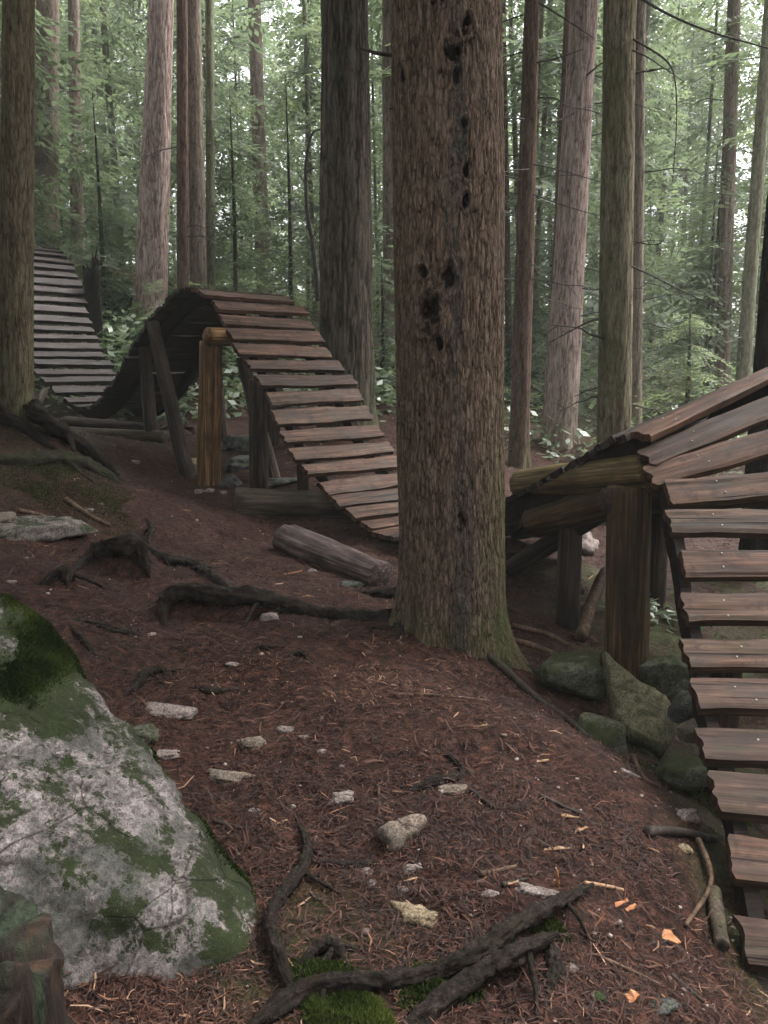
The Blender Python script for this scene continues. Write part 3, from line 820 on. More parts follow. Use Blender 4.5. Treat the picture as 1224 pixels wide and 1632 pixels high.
# long bare boughs hanging in at upper right (they belong to the mossy conifer and the reddish trunk)
T_m = TREES['mossyr'][0]; T_r = TREES['redr'][0]; T_p = TREES['pinkr'][0]
for tr_, pts, r in [(T_m, [(1010, -10, 8.5), (1060, 20, 8.2), (1130, 50, 8.0), (1235, 80, 7.8)], .016),
                    (T_m, [(1005, 60, 8.5), (1060, 95, 8.3), (1076, 130, 8.2), (1078, 200, 8.1), (1072, 290, 8.1)], .012),
                    (T_m, [(1008, 80, 8.4), (1030, 90, 8.2), (1060, 110, 8.1), (1090, 130, 8.0)], .009),
                    (T_m, [(1008, 425, 8.4), (1040, 440, 8.2), (1100, 470, 8.0), (1165, 498, 7.9)], .011),
                    (T_m, [(1010, 385, 8.4), (1045, 390, 8.2), (1060, 380, 8.1)], .008),
                    (T_r, [(858, 4, 12), (900, 30, 11.8), (945, 60, 11.6)], .016), (T_r, [(855, 100, 12), (890, 92, 11.7), (930, 78, 11.5)], .014),
                    (T_r, [(850, 262, 12), (880, 268, 11.7), (958, 290, 11.4)], .014), (T_r, [(835, 190, 12), (810, 188, 11.8), (790, 186, 11.6)], .014),
                    (T_r, [(842, 270, 12), (815, 272, 11.8), (795, 276, 11.6)], .012), (T_r, [(850, 310, 12), (900, 328, 11.7), (958, 345, 11.4)], .012),
                    (T_r, [(838, 418, 12), (860, 430, 11.8), (890, 470, 11.6)], .01), (T_p, [(915, 180, 13.8), (870, 200, 13.5), (800, 213, 13.2)], .016),
                    (T_p, [(935, 120, 13.8), (960, 100, 13.5), (975, 92, 13.2)], .016)]:
    P = [at(*p) for p in pts]
    V, Fc = tube(P, np.linspace(r, r * .35, len(P)), 6, 30, .15, 1, int(pts[0][1]) + 11)
    obj('dead_branch', V, Fc, M_BRANCH, parent=tr_)

# ------------------------------------------------------------------ young hemlocks one can pick out
def young_hemlock(px, py, Y, hgt, wid, seed, label, tint=.5, n=70):
    b = at(px, py, Y); b[2] = float(H(b[0], b[1]))
    rs = np.random.RandomState(seed); f = Fol()
    o = thing('young_hemlock', label, 'young tree', b)
    V, Fc = tube([b - [0, 0, .2], b + [.03, 0, hgt * .5], b + [.0, .02, hgt]], [.05, .035, .008], 8, 30, .1, 1, seed)
    obj('trunk', V, Fc, M_BRANCH, parent=o)
    for i in range(n):
        t = rs.rand()
        f.add(SPR[rs.randint(7)], b + np.array([0, 0, 0.25 + (hgt - .3) * t]), rs.uniform(0, 6.28), rs.uniform(-.1, .4), wid * (1.0 - .75 * t) * rs.uniform(.6, 1.1) + .15, rs.uniform(-.4, .4), rs, tint + rs.uniform(-.2, .2))
    V, Fq, T = f.arrays()
    obj('crown', V, Fq, M_FOL, parent=o, attrs={'tint': T}, smooth=False)
for a in [(165, 470, 17, 4.2, 1.5, 3, 'young hemlock with drooping green sprays left of the pink-barked conifer', .5),
          (375, 470, 18, 4.5, 1.5, 4, 'young hemlock filling the gap right of the pale lichen-covered trunk', .45),
          (462, 480, 16.5, 5.2, 1.4, 5, 'yellowish-green young hemlock left of the dark furrowed conifer', .75),
          (608, 640, 14.5, 2.4, 1.0, 6, 'small hemlock between the furrowed conifer and the central trunk', .4),
          (1092, 640, 12.5, 2.3, 1.3, 7, 'bright green low hemlock just above the banked planks on the right', .75),
          (1120, 600, 18, 6.0, 2.0, 8, 'tall leafy hemlock between the mossy conifer and the dark right trunk', .7),
          (868, 700, 19, 4.0, 1.4, 9, 'hemlock seen between the slim reddish trunk and the pinkish grey conifer', .45),
          (25, 470, 20, 7, 2.0, 10, 'dusky hemlock behind the leftmost trunk', .35)]:
    young_hemlock(*a)

# ------------------------------------------------------------------ the wood behind, one mass
def far_forest():
    rs = np.random.RandomState(42)
    f = Fol(); TV, TF, off = [], [], 0
    spots = []
    k = 0
    while len(spots) < 150 and k < 20000:
        k += 1
        Y = rs.uniform(17, 58); x = rs.uniform(-.62, .62) * Y
        if any((x - a) ** 2 + (Y - c) ** 2 < 2.2 for a, c in spots):
            continue
        spots.append((x, Y))
    for x, Y in spots:
        z0 = float(H(x, Y)); r = rs.uniform(.035, .14) * (1 if Y > 22 else .6); hg = rs.uniform(13, 22)
        th = np.linspace(0, 2 * math.pi, 8, endpoint=False)
        hs = np.array([-.3, .4, 3, 8, hg])
        rr = np.array([1.3, 1.0, .9, .7, .1]) * r
        lx, ly = rs.normal(size=2) * .02
        V = np.stack([x + lx * hs[:, None] + rr[:, None] * np.cos(th), Y + ly * hs[:, None] + rr[:, None] * np.sin(th), z0 + hs[:, None] + 0 * rr[:, None] * th], -1).reshape(-1, 3)
        TV.append(V); TF.append(grid_faces(5, 8) + off); off += len(V)
        ztop = min(hg, 1.6 + .47 * Y - z0 + 1.5)
        right = x / Y > .22
        n = int(rs.uniform(22, 36) * (1 + ztop / 10))
        bt = rs.uniform(.25, .65) + (.14 if right else 0)
        lo = rs.uniform(.2, 1.6)
        for i in range(n):
            h = lo + (ztop - lo) * rs.rand() ** .9
            L = rs.uniform(.9, 2.7) * (1.1 - .5 * h / hg)
            f.add(SPRL[rs.randint(4)] if Y > 24 else SPR[rs.randint(7)], np.array([x + lx * h, Y + ly * h, z0 + h]), rs.uniform(0, 6.28), rs.uniform(-.05, .5), L, rs.uniform(-.5, .5), rs, bt + rs.uniform(-.15, .15))
    # the deepest rows close the view
    for i in range(1500):
        Y = rs.uniform(46, 66); x = rs.uniform(-.6, .6) * Y
        f.add(SPRL[rs.randint(4)], np.array([x, Y, float(H(x, Y)) + rs.uniform(.5, 23)]), rs.uniform(0, 6.28), rs.uniform(-.1, .5), rs.uniform(2.5, 4.5), rs.uniform(-.7, .7), rs, rs.uniform(.2, .8))
    # the same wood, unseen beside and behind the viewer, added to block low sky
    ring = 0
    while ring < 95:
        az = rs.uniform(math.radians(42), math.radians(318)); d = rs.uniform(7, 26)
        x, Y = d * math.sin(az), d * math.cos(az)
        ring += 1
        z0 = float(H(x, Y)); hg = rs.uniform(12, 18)
        r = rs.uniform(.1, .28); hs = np.array([-.3, .4, 3, 8, hg]); rr = np.array([1.3, 1.0, .9, .7, .1]) * r
        th = np.linspace(0, 2 * math.pi, 8, endpoint=False)
        V = np.stack([x + rr[:, None] * np.cos(th), Y + rr[:, None] * np.sin(th), z0 + hs[:, None] + 0 * rr[:, None] * th], -1).reshape(-1, 3)
        TV.append(V); TF.append(grid_faces(5, 8) + off); off += len(V)
        for i in range(60):
            h = .8 + (hg - .8) * rs.rand()
            f.add(SPRL[rs.randint(4)], np.array([x, Y, z0 + h]), rs.uniform(0, 6.28), rs.uniform(-.05, .5), rs.uniform(1.4, 3.2) * (1.1 - .6 * h / hg), rs.uniform(-.5, .5), rs, rs.uniform(.2, .7))
    # low regrowth under them
    for i in range(520):
        Y = rs.uniform(15, 32); x = rs.uniform(-.56, .56) * Y
        z0 = float(H(x, Y))
        for j in range(3):
            f.add(SPR[rs.randint(7)], np.array([x, Y, z0 + rs.uniform(.1, .7)]), rs.uniform(0, 6.28), rs.uniform(-.5, .2), rs.uniform(.5, 1.1), rs.uniform(-.4, .4), rs, rs.uniform(.4, .9))
    V, Fq, T = f.arrays()
    o = obj('distant_forest', V, Fq, M_FOL, org=(0, 25, 0), attrs={'tint': T}, smooth=False, label='hazy mass of hemlocks and thin trunks filling the background', cat='forest', kind='stuff')
    obj('thin_trunks', np.vstack(TV), np.vstack(TF), BARK['pale'], parent=o, kind='stuff')
far_forest()

# ------------------------------------------------------------------ leafy undergrowth
def undergrowth():
    rs = np.random.RandomState(7)
    C, D, L, T = [], [], [], []
    zones = [(205, 520, 14.8, 1.4, 1.6, 1600), (190, 500, 16.3, 1.6, 1.2, 1200), (150, 500, 15.2, 1.2, 1.2, 400), (390, 620, 14.2, 1.6, 1.2, 900), (620, 625, 13.4, 1.0, 1.0, 700), (240, 560, 13.2, .8, .7, 350),
             (480, 640, 15, 2.0, 1.2, 500), (760, 690, 14, 1.6, 1, 400), (1060, 900, 5.9, .25, .2, 90), (1060, 690, 13, 2.0, 1.0, 500)]
    Q, TT = [], []
    for px, py, Y, sx, sy, n in zones:
        c_ = at(px, py, Y)
        for i in range(n):
            x = c_[0] + rs.normal() * sx * .6; y = c_[1] + rs.normal() * sy * .6
            z = float(H(x, y)) + abs(rs.normal()) * .28 * min(1, sx)
            s_ = rs.uniform(.05, .11) * (1 if Y > 8 else .5)
            a = rs.uniform(0, 6.28); tl = rs.uniform(-.7, .7, 2)
            d = np.array([math.cos(a), math.sin(a), tl[0]]); e = np.array([-math.sin(a), math.cos(a), tl[1]])
            p = np.array([x, y, z])
            Q.append([p - d * s_, p + e * s_ * .55, p + d * s_, p - e * s_ * .55]); TT += [rs.rand()] * 4
    Q = np.array(Q).reshape(-1, 3)
    obj('undergrowth', Q, np.arange(len(Q)).reshape(-1, 4), M_LEAF, org=(0, 14, 1), attrs={'tint': TT}, smooth=False, label='low glossy-leaved undergrowth on the slope behind the ramps', cat='undergrowth', kind='stuff')
undergrowth()

# ------------------------------------------------------------------ the wooden ramps
PL = 1.3
RE = [(20, 392, 18.4, 50, 0), (60, 390, 17.4, 50, 0), (95, 398, 16.2, 50, 0), (126, 445, 15.3, 49, 0), (145, 517, 14.4, 48, 0)]
LE = [(54, 586, 12.5, 48, 0), (78, 610, 12.25, 48, 0), (108, 642, 12.0, 47, 0), (137, 648, 11.75, 47, 0), (163, 628, 11.5, 47, 0), (183, 599, 11.3, 46, 0), (222, 530, 10.85, 46, 0),
      (258, 483, 10.45, 45, 0), (284, 463, 10.2, 45, 0), (306, 459, 10.0, 45, 0), (331, 473, 9.8, 44, 0), (352, 500, 9.62, 44, 0), (387, 561, 9.25, 43, 0), (423, 622, 8.88, 42, 0),
      (451, 687, 8.57, 42, 0), (494, 752, 8.22, 41, 0), (539, 800, 7.95, 40, 0), (576, 834, 7.68, 40, 0), (620, 852, 7.35, 39, 0), (690, 852, 6.85, 38, 0), (760, 815, 6.4, 37, 0),
      (840, 775, 5.85, 36, 0), (910, 735, 5.45, 35, 5), (960, 705, 5.2, 34, 13), (1005, 688, 5.0, 30, 17), (1026, 715, 4.88, 20, 17.5), (1045, 750, 4.75, 11, 15), (1055, 772, 4.64, 4, 6),
      (1064, 830, 4.4, 1, 1.5), (1075, 880, 4.2, 0, 0), (1082, 945, 4.0, 0, 0), (1098, 1020, 3.75, -1, 0), (1106, 1090, 3.5, -3, 0), (1125, 1175, 3.22, -6, 0), (1150, 1270, 2.95, -8, 0),
      (1172, 1400, 2.63, -9, 0), (1190, 1515, 2.4, -9, 0), (1206, 1640, 2.17, -9, 0)]
def adir(th, bk):
    th, bk = np.radians(th), np.radians(bk)
    return np.stack([np.cos(th) * np.cos(bk), np.sin(th) * np.cos(bk), np.sin(bk)], -1)
rows = []
for px, py, Y, th, bk in RE:
    rows.append(np.r_[at(px, py, Y) - PL * adir(th, bk) + PL / 2 * adir(th, bk), th, bk])
for px, py, Y, th, bk in LE:
    rows.append(np.r_[at(px, py, Y) + PL / 2 * adir(th, bk), th, bk])
TR, TL = catmull(np.array(rows), 1400)
ss = np.linspace(0, TL, 1400)
TC = TR[:, :3]; TA = adir(TR[:, 3], TR[:, 4])
ker = np.ones(25) / 25
def smooth_cols(A):
    P = np.pad(A, ((12, 12), (0, 0)), 'edge')
    return np.stack([np.convolve(P[:, k], ker, 'valid') for k in range(A.shape[1])], 1)
TT_ = smooth_cols(np.gradient(TC, axis=0))
TT_ -= (TT_ * TA).sum(1)[:, None] * TA
TT_ /= np.linalg.norm(TT_, axis=1)[:, None]
TN = np.cross(TT_, TA)

def plank_mesh(seed, L=PL, Wd=0.185, Tk=0.05):
    rs = np.random.RandomState(seed)
    nx, ny = 22, 8
    xs = np.linspace(-L / 2, L / 2, nx); ys = np.linspace(-Wd / 2, Wd / 2, ny)
    X, Yg = np.meshgrid(xs, ys, indexing='ij')
    e0 = rs.uniform(-.035, .02); e1 = rs.uniform(-.02, .035)
    X = X + e0 * (X < 0) * (X / (-L / 2)) + e1 * (X > 0) * (X / (L / 2))
    edge = (np.arange(nx) == 0) | (np.arange(nx) == nx - 1)
    X = X + edge[:, None] * 0.02 * fbm(Yg * 40, X, seed * 3.3, 2, seed)
    wob = 0.012 * fbm(xs * 2.2, 0 * xs + seed, 0 * xs, 3, seed) ; wob2 = 0.012 * fbm(xs * 2.2, 0 * xs + seed + 50, 0 * xs, 3, seed + 1)
    tt = np.linspace(0, 1, ny)[None, :]
    Yg = Yg + wob[:, None] * (1 - tt) + wob2[:, None] * tt
    Zt = Tk / 2 + 0.0035 * fbm(X * 2, Yg * 45, seed * 1.7, 3, seed + 2) + 0.004 * fbm(X * 3, Yg * 6, seed * .7, 2, seed + 4)
    cr = rs.uniform(-.006, .008)
    Zt = Zt + cr * (tt - .5) ** 2 * 4
    Zt[:, 0] -= .006; Zt[:, -1] -= .006
    Zb = -Tk / 2 + 0.004 * fbm(X * 2, Yg * 20, seed * 2.7, 2, seed + 8)
    top = np.stack([X, Yg, Zt], -1).reshape(-1, 3); bot = np.stack([X, Yg, Zb], -1).reshape(-1, 3)
    n = nx * ny
    V = np.vstack([top, bot]); Fc = []
    for i in range(nx - 1):
        for j in range(ny - 1):
            a = i * ny + j
            Fc.append((a, a + ny, a + ny + 1, a + 1)); Fc.append((n + a, n + a + 1, n + a + ny + 1, n + a + ny))
    for i in range(nx - 1):
        a = i * ny; Fc.append((a, n + a, n + a + ny, a + ny)); a = i * ny + ny - 1; Fc.append((a, a + ny, n + a + ny, n + a))
    for j in range(ny - 1):
        a = j; Fc.append((a, a + 1, n + a + 1, n + a)); a = (nx - 1) * ny + j; Fc.append((a, n + a, n + a + 1, a + 1))
    return V, Fc
def pm(seed, mat, **k):
    V, Fc = plank_mesh(seed, **k)
    me = mesh('plank', V, Fc, mat, smooth=False)
    return me
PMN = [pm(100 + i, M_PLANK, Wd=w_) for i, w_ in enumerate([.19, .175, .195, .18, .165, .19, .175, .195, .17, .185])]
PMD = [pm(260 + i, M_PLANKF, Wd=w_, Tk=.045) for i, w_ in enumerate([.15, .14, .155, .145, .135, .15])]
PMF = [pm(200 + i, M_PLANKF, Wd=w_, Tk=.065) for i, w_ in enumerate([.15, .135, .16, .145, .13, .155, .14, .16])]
bmn = bmesh.new(); bmesh.ops.create_cone(bmn, cap_ends=True, segments=8, radius1=.005, radius2=.004, depth=.006)
NAIL = bpy.data.meshes.new('nail'); bmn.to_mesh(NAIL); bmn.free(); NAIL.materials.append(M_NAIL)

def frame(s_):
    i = min(int(s_ / TL * 1399), 1399)
    return TC[i], TA[i], TT_[i], TN[i]
i_mid = int(np.argmin(np.abs(TC[:, 1] - 7.6) + 10 * (TC[:, 0] < -.3)))
S_MID = ss[i_mid]
i_crest = int(np.argmax(np.where((TC[:, 1] > 8.5) & (TC[:, 1] < 12), TC[:, 2], -9)))
S_CREST = ss[i_crest]
RAMP_FAR = thing('wooden_ramp', 'far rolling wooden ramp of rough planks dipping then humping over log posts', 'ramp', at(335, 775, 9.6))
RAMP_NEAR = thing('wooden_ramp', 'near wooden plank ramp at right, banking round a bend and descending toward the viewer', 'ramp', at(1000, 1068, 5.0))
rs = np.random.RandomState(3)
s_ = 0.15; kk = 0
while s_ < TL - .1:
    c_, a, t_, n_ = frame(s_)
    par = RAMP_FAR if s_ < S_MID else RAMP_NEAR
    near = s_ > S_CREST - .1
    rising = t_[2] > .06
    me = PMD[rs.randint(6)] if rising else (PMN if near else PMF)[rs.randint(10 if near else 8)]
    o = bpy.data.objects.new('plank', me); COL.objects.link(o); o.parent = par
    yaw = rs.normal() * .018; tw = rs.normal() * .012
    a2 = a * math.cos(yaw) + t_ * math.sin(yaw); t2 = t_ * math.cos(yaw) - a * math.sin(yaw)
    Mx = Matrix((( a2[0], -t2[0], n_[0], 0), (a2[1], -t2[1], n_[1], 0), (a2[2], -t2[2], n_[2], 0), (0, 0, 0, 1)))
    flip = rs.rand() < .5
    if flip:
        Mx = Mx @ Matrix.Rotation(math.pi, 4, 'Z')
    pos = c_ - n_ * .025 + a * rs.normal() * .018 + n_ * rs.normal() * .004
    Mx.translation = Vector(pos - ORG[par.name])
    o.matrix_local = Mx @ Matrix.Rotation(tw, 4, 'X')
    ORG[o.name] = pos
    if par is RAMP_NEAR and c_[1] < 5.6 and not rising:
        for sx in (-.36, .42):
            for sy in (-.035, .04):
                nl = bpy.data.objects.new('nail', NAIL); COL.objects.link(nl); nl.parent = o
                nl.location = (sx + rs.normal() * .02, sy + rs.normal() * .008, .0275)
    s_ += (.152 if rising else .29 if par is RAMP_NEAR and c_[1] < 5.0 else .228 if near and par is RAMP_FAR and c_[2] < .55 else .262) + rs.normal() * .006
    kk += 1

def stringer(i0, i1, off, par, w_=.055, h_=.13, dn=.052):
    idx = np.arange(i0, i1, 6)
    C = TC[idx] + TA[idx] * off - TN[idx] * dn
    prof = [(-w_ / 2, 0), (w_ / 2, 0), (w_ / 2, -h_), (-w_ / 2, -h_)]
    V = np.stack([C + TA[idx] * p + TN[idx] * q for p, q in prof], 1)
    V = V + 0.006 * fbm(V[..., 0] * 9, V[..., 1] * 9, V[..., 2] * 9, 2, 3)[..., None]
    V = V.reshape(-1, 3); m = len(idx)
    Fc = grid_faces(m, 4).tolist() + [[3, 2, 1, 0], [(m - 1) * 4 + k for k in range(4)]]
    obj('stringer', V, Fc, M_STRING, parent=par, smooth=False)
for sg in (-1, 1):
    stringer(0, i_mid + 8, sg * (PL / 2 - .24), RAMP_FAR, .09, .13)
    stringer(i_mid + 10, 1400, sg * (PL / 2 - .06), RAMP_NEAR)

def gz(p):
    return float(H(p[0], p[1]))
# posts, beams and braces of the far ramp
pA0 = at(332, 790, 9.62); pA0[2] = gz(pA0) - .15
pA1 = at(336, 545, 9.62)
log_part('support_post', pA0, pA1, .142, .128, M_POST, RAMP_FAR, 1, .05, 24, 30, label='bright orange-brown log post under the hump')
e0 = at(331, 536, 9.45); e1 = e0 + adir(45, 0) * 1.3
log_part('cross_beam', e0, e1, .105, .1, M_POST, RAMP_FAR, 2)
q0 = at(300, 728, 9.75); q0[2] = gz(q0) - .1
log_part('brace', at(243, 515, 10.3), q0, .075, .1, M_BRACE, RAMP_FAR, 3, .07, label='slanting grey-brown log brace')
q0 = at(436, 765, 9.75); q0[2] = gz(q0) - .1
log_part('brace', at(386, 570, 9.75), q0, .075, .1, M_LOGG, RAMP_FAR, 4, .06)
q0 = at(412, 765, 9.3); q0[2] = gz(q0) - .1
log_part('support_post', q0, at(411, 605, 9.1), .11, .1, M_BRACE, RAMP_FAR, 5)
q0 = at(484, 785, 8.75); q0[2] = gz(q0) - .1
log_part('support_post', q0, at(482, 740, 8.6), .06, .06, M_BRACE, RAMP_FAR, 6)
log_part('sill_log', at(376, 803, 8.45), at(376, 803, 8.45) + np.array([2.3, .45, -.1]), .165, .15, M_LOGG, RAMP_FAR, 7, .04, 26, 24, label='thick sawn log lying under the foot of the hump')
q0 = at(392, 850, 8.4); q0[2] = gz(q0) - .05
log_part('block', at(375, 846, 8.35), at(412, 846, 8.45), .12, .12, M_BRACE, RAMP_FAR, 8)
# right-hand supports of the hump, behind
c_, a, t_, n_ = frame(S_CREST)
for sgn, seed in ((1, 11),):
    p1 = c_ + a * (PL / 2 - .1) - n_ * .2
    p0 = p1 + np.array([.0, .1, 0]); p0[2] = gz(p0) - .15
    log_part('support_post', p0, p1, .13, .11, M_BRACE, RAMP_FAR, seed)
# supports at the dip
vi = int(np.argmin(np.where((TC[:, 1] > 11.5) & (TC[:, 1] < 14), TC[:, 2], 99)))
vc, va, vt, vn = TC[vi], TA[vi], TT_[vi], TN[vi]
for k, (dt, dz) in enumerate(((-.35, -.3), (.35, -.28), (.9, -.42))):
    p0 = vc + vt * dt - va * .85; p1 = vc + vt * dt + va * .85
    p0[2] = vc[2] + dz; p1[2] = vc[2] + dz
    log_part('cross_beam', p0, p1, .1, .09, M_BRACE, RAMP_FAR, 20 + k)
for k, (dt, da) in enumerate(((-.35, -.6), (.35, -.6), (.9, -.6), (.9, .6), (-.35, .6))):
    p1 = vc + vt * dt + va * da; p1[2] = vc[2] - .3
    p0 = p1.copy(); p0[2] = gz(p0) - .15
    log_part('support_post', p0, p1, .1, .09, M_BRACE, RAMP_FAR, 30 + k)
log_part('ground_beam', at(104, 673, 11.3), at(250, 684, 10.9), .085, .075, M_BRACE, RAMP_FAR, 41)
log_part('ground_beam', at(108, 690, 11.1), at(262, 697, 10.7), .09, .08, M_LOGG, RAMP_FAR, 42)
log_part('brace', at(72, 622, 11.6), at(56, 652, 11.3), .05, .05, M_LOGG, RAMP_FAR, 43)
# trestle legs inside the rising side of the hump
ri = int(vi + (i_crest - vi) * .55)
for k, da in enumerate((-.55, .55)):
    p1 = TC[ri] + TA[ri] * da - TN[ri] * .12
    p0 = p1 + np.array([.1, -.2, 0]); p0[2] = gz(p0) - .15
    log_part('support_post', p0, p1, .09, .08, M_BRACE, RAMP_FAR, 50 + k)
# far upper climb, its legs
for k, fr in enumerate((.12, .45)):
    i = int(vi * fr)
    for da in (-.5, .5):
        p1 = TC[i] + TA[i] * da - TN[i] * .15
        p0 = p1.copy(); p0[2] = gz(p0) - .2
        log_part('support_post', p0, p1, .1, .09, M_BRACE, RAMP_FAR, 60 + k)

# near ramp
q0 = at(999, 1075, 5.0); q0[2] = gz(q0) - .2
log_part('support_post', q0, at(1002, 775, 5.02), .14, .132, M_POSTD, RAMP_NEAR, 70, .05, 28, 34, label='stout dark cedar post carrying the bend')
log_part('cross_beam', at(831, 772, 6.1), at(1043, 752, 4.95), .112, .132, M_LOGY, RAMP_NEAR, 71, .05, 28, 30, label='peeled yellow-brown log beam with a mossy top')
log_part('brace', at(852, 832, 5.95), at(1010, 785, 5.12), .12, .115, M_POSTD, RAMP_NEAR, 72, .06, 26, 26, label='round log with its sawn end facing out')
log_part('brace', at(815, 905, 6.35), at(985, 800, 5.3), .07, .07, M_BRACE, RAMP_NEAR, 73)
log_part('cross_beam', at(806, 835, 6.35), at(850, 800, 7.2), .1, .1, M_BRACE, RAMP_NEAR, 74)
for k, (i_s, da) in enumerate(((.30, -.5), (.30, .5), (.5, .55), (.72, .5), (.72, -.42), (.14, .5))):
    i = int(i_mid + (1399 - i_mid) * i_s)
    p1 = TC[i] + TA[i] * da - TN[i] * .17
    p0 = p1.copy(); p0[2] = gz(p0) - .2
    if p1[2] - p0[2] > .25:
        log_part('support_post', p0, p1, .09, .085, M_BRACE, RAMP_NEAR, 80 + k)
log_part('cross_beam', at(965, 800, 5.05), at(965, 800, 5.05) + np.array([1.6, .25, .05]), .09, .09, M_BRACE, RAMP_NEAR, 90)

# ------------------------------------------------------------------ logs and sticks on the ground
p0 = at(462, 868, 7.15); p1 = at(606, 912, 6.05)
p0[2] = gz(p0) + .07; p1[2] = gz(p1) + .08
log_part('split_log', p0, p1, .15, .125, M_LOGV, None, 5, .1, 30, 26, .3, label='weathered grey split log lying at the foot of the big central conifer', cat='log')
def stick(pts, wpx, mat, label, seed=0, lift=0.6, name='fallen_branch', cat='branch', amp=.12, taper=.7, segs=8):
    P, R = [], []
    for k, p in enumerate(pts):
        q = hit(*p[:2]); r = wpx * pxm(p[0], p[1], q[1]) / 2 * (1 - (1 - taper) * k / (len(pts) - 1))
        q[2] += r * lift + (p[2] if len(p) > 2 else 0)
        P.append(q); R.append(r)
    V, Fc = tube(P, R, segs, max(14, 10 * len(pts)), amp, 1.0, seed)
    return obj(name, V, Fc, mat, label=label, cat=cat)
stick([(1136, 1428), (1142, 1470), (1150, 1515)], 24, M_LOGG, 'short thick grey-brown stick lying beside the lower planks', 1, .8, segs=14, taper=1)
stick([(1030, 1330), (1080, 1330), (1140, 1342)], 18, M_STICKD, 'dark stick poking out from under the near ramp', 2)
stick([(1112, 1352, .03), (1128, 1390, .03), (1130, 1425, .02), (1092, 1478)], 10, M_STICK, 'curved bare twig bowing past the lower planks', 3)
stick([(1008, 1212, .02), (1025, 1240), (1052, 1255)], 8, M_STICK, 'thin forked twig below the green slab', 4)
stick([(990, 1230), (1018, 1240)], 8, M_STONE, 'short pale twig left of the forked twig', 5)
stick([(770, 1040), (850, 1112), (905, 1150), (935, 1178)], 14, M_STICKD, 'long dark root-like stick edging the trail below the central conifer', 6)
stick([(105, 798), (140, 822), (176, 840)], 9, M_STICK, 'reddish-brown stick lying on the slope right of the flat pale rock', 7)
stick([(30, 815), (80, 828), (122, 845)], 8, M_STICK, 'stick lying across the flat pale rock', 8, name='fallen_branch')
stick([(630, 1108), (700, 1110), (780, 1118)], 6, M_STICK, 'thin long twig lying across the trail', 9)
stick([(815, 1000), (870, 1012), (905, 1030)], 10, M_STICK, 'upper of two grey sticks in the hollow right of the central conifer', 10)
stick([(815, 1022), (860, 1035), (900, 1052)], 11, M_STICK, 'lower of two grey sticks in the hollow right of the central conifer', 11)
stick([(925, 1022), (940, 990, .08), (962, 958, .2)], 20, M_STICK, 'reddish slat leaning against the dark cedar post', 12, taper=1)
stick([(765, 1395), (800, 1388), (822, 1382)], 9, M_STICK, 'straight tan stick in the middle of the trail', 13)
stick([(800, 1412), (840, 1402)], 8, M_STICKD, 'short dark twig just left of the upright orange chip', 14)
stick([(932, 1410), (965, 1414), (993, 1420)], 8, M_CHIPP, 'pale straight splinter right of the long root', 15, cat='splinter', name='wood_splinter')
stick([(750, 1262), (775, 1280), (790, 1292)], 8, M_STICKD, 'short dark root tip by the grey stone', 16)
stick([(690, 1455), (560, 1452)], 5, M_STICKD, 'thin dark twig behind the yellowish stone', 17)
stick([(1070, 1555), (1100, 1580), (1160, 1632)], 7, M_STICKD, 'dark straight twig at the bottom right', 18)
stick([(965, 1530), (1010, 1550), (1052, 1570)], 6, M_STICK, 'thin tan twig near the bottom orange chip', 19)
stick([(505, 1378), (550, 1380), (600, 1377)], 14, M_ROOT, 'short buried root running right from the foreground root', 20)
stick([(860, 1270), (900, 1288), (930, 1300)], 8, M_STICKD, 'dark twig by the tan splinters on the right of the trail', 21)
stick([(340, 1310), (370, 1318), (398, 1322)], 7, M_STICKD, 'short dark twig right of the boulder shoulder', 22)

# ------------------------------------------------------------------ roots
def root(pts, mat, label=None, parent=None, seed=0, vs=1.0, name='exposed_root', segs=28, lift=-.18, amp=.3):
    P, R = [], []
    rsr = np.random.RandomState(seed)
    for p in pts:
        q = hit(p[0], p[1]); r = p[2] * .82 * pxm(p[0], p[1], q[1]) / 2
        q[2] += r * lift + (p[3] if len(p) > 3 else 0) * .8
        P.append(q + rsr.normal(size=3) * r * .22); R.append(r * rsr.uniform(.82, 1.12))
    R[-1] *= .35
    if parent is None:
        R[0] *= .35
    V, Fc = tube(P, R, segs, max(60, 26 * len(pts)), amp, 2.2, seed, vs)
    Fc = list(Fc); Vs = [V]; off = len(V)
    for k in range(rsr.randint(2, 5) if len(pts) > 3 else 1):
        i = rsr.randint(1, len(P) - 1); q = P[i]; d = P[i + 1] - P[i]; d /= np.linalg.norm(d) + 1e-6
        sd = np.array([-d[1], d[0], 0]) * rsr.choice([-1, 1]); dr = d * rsr.uniform(.2, 1) + sd; dr /= np.linalg.norm(dr)
        L = R[i] * rsr.uniform(4, 10); PP, RR = [], []
        for u in (0, .35, .7, 1):
            w_ = q + dr * L * u + rsr.normal(size=3) * R[i] * .5 * u
            w_[2] = q[2] * (1 - u) + (float(H(w_[0], w_[1])) - R[i] * .15) * u if u < .5 else float(H(w_[0], w_[1])) + R[i] * (.12 if u < .9 else -.2)
            PP.append(w_); RR.append(R[i] * (.55 - .4 * u))
        V2, F2 = tube(PP, np.array(RR) * .8, 8, 24, .25, 2, seed + k)
        Vs.append(V2); Fc += [[a_ + off for a_ in f_] for f_ in F2]; off += len(V2)
    V = np.vstack(Vs)
    if parent is not None:
        return obj('root', V, Fc, mat, parent=parent)
    return obj(name, V, Fc, mat, label=label, cat='root')
root([(672, 985, 44, .06), (630, 990, 32, .03), (560, 985, 25, .02), (490, 978, 25, .04), (420, 965, 24, .07), (340, 962, 26, .11), (290, 962, 26, .12), (262, 975, 24, .06), (262, 1000, 18, -.02)], M_ROOT, parent=BIG, seed=31, vs=1.35)
root([(660, 985, 46, .04), (640, 1000, 34), (628, 1022, 18, -.02)], M_ROOT, parent=BIG, seed=32)
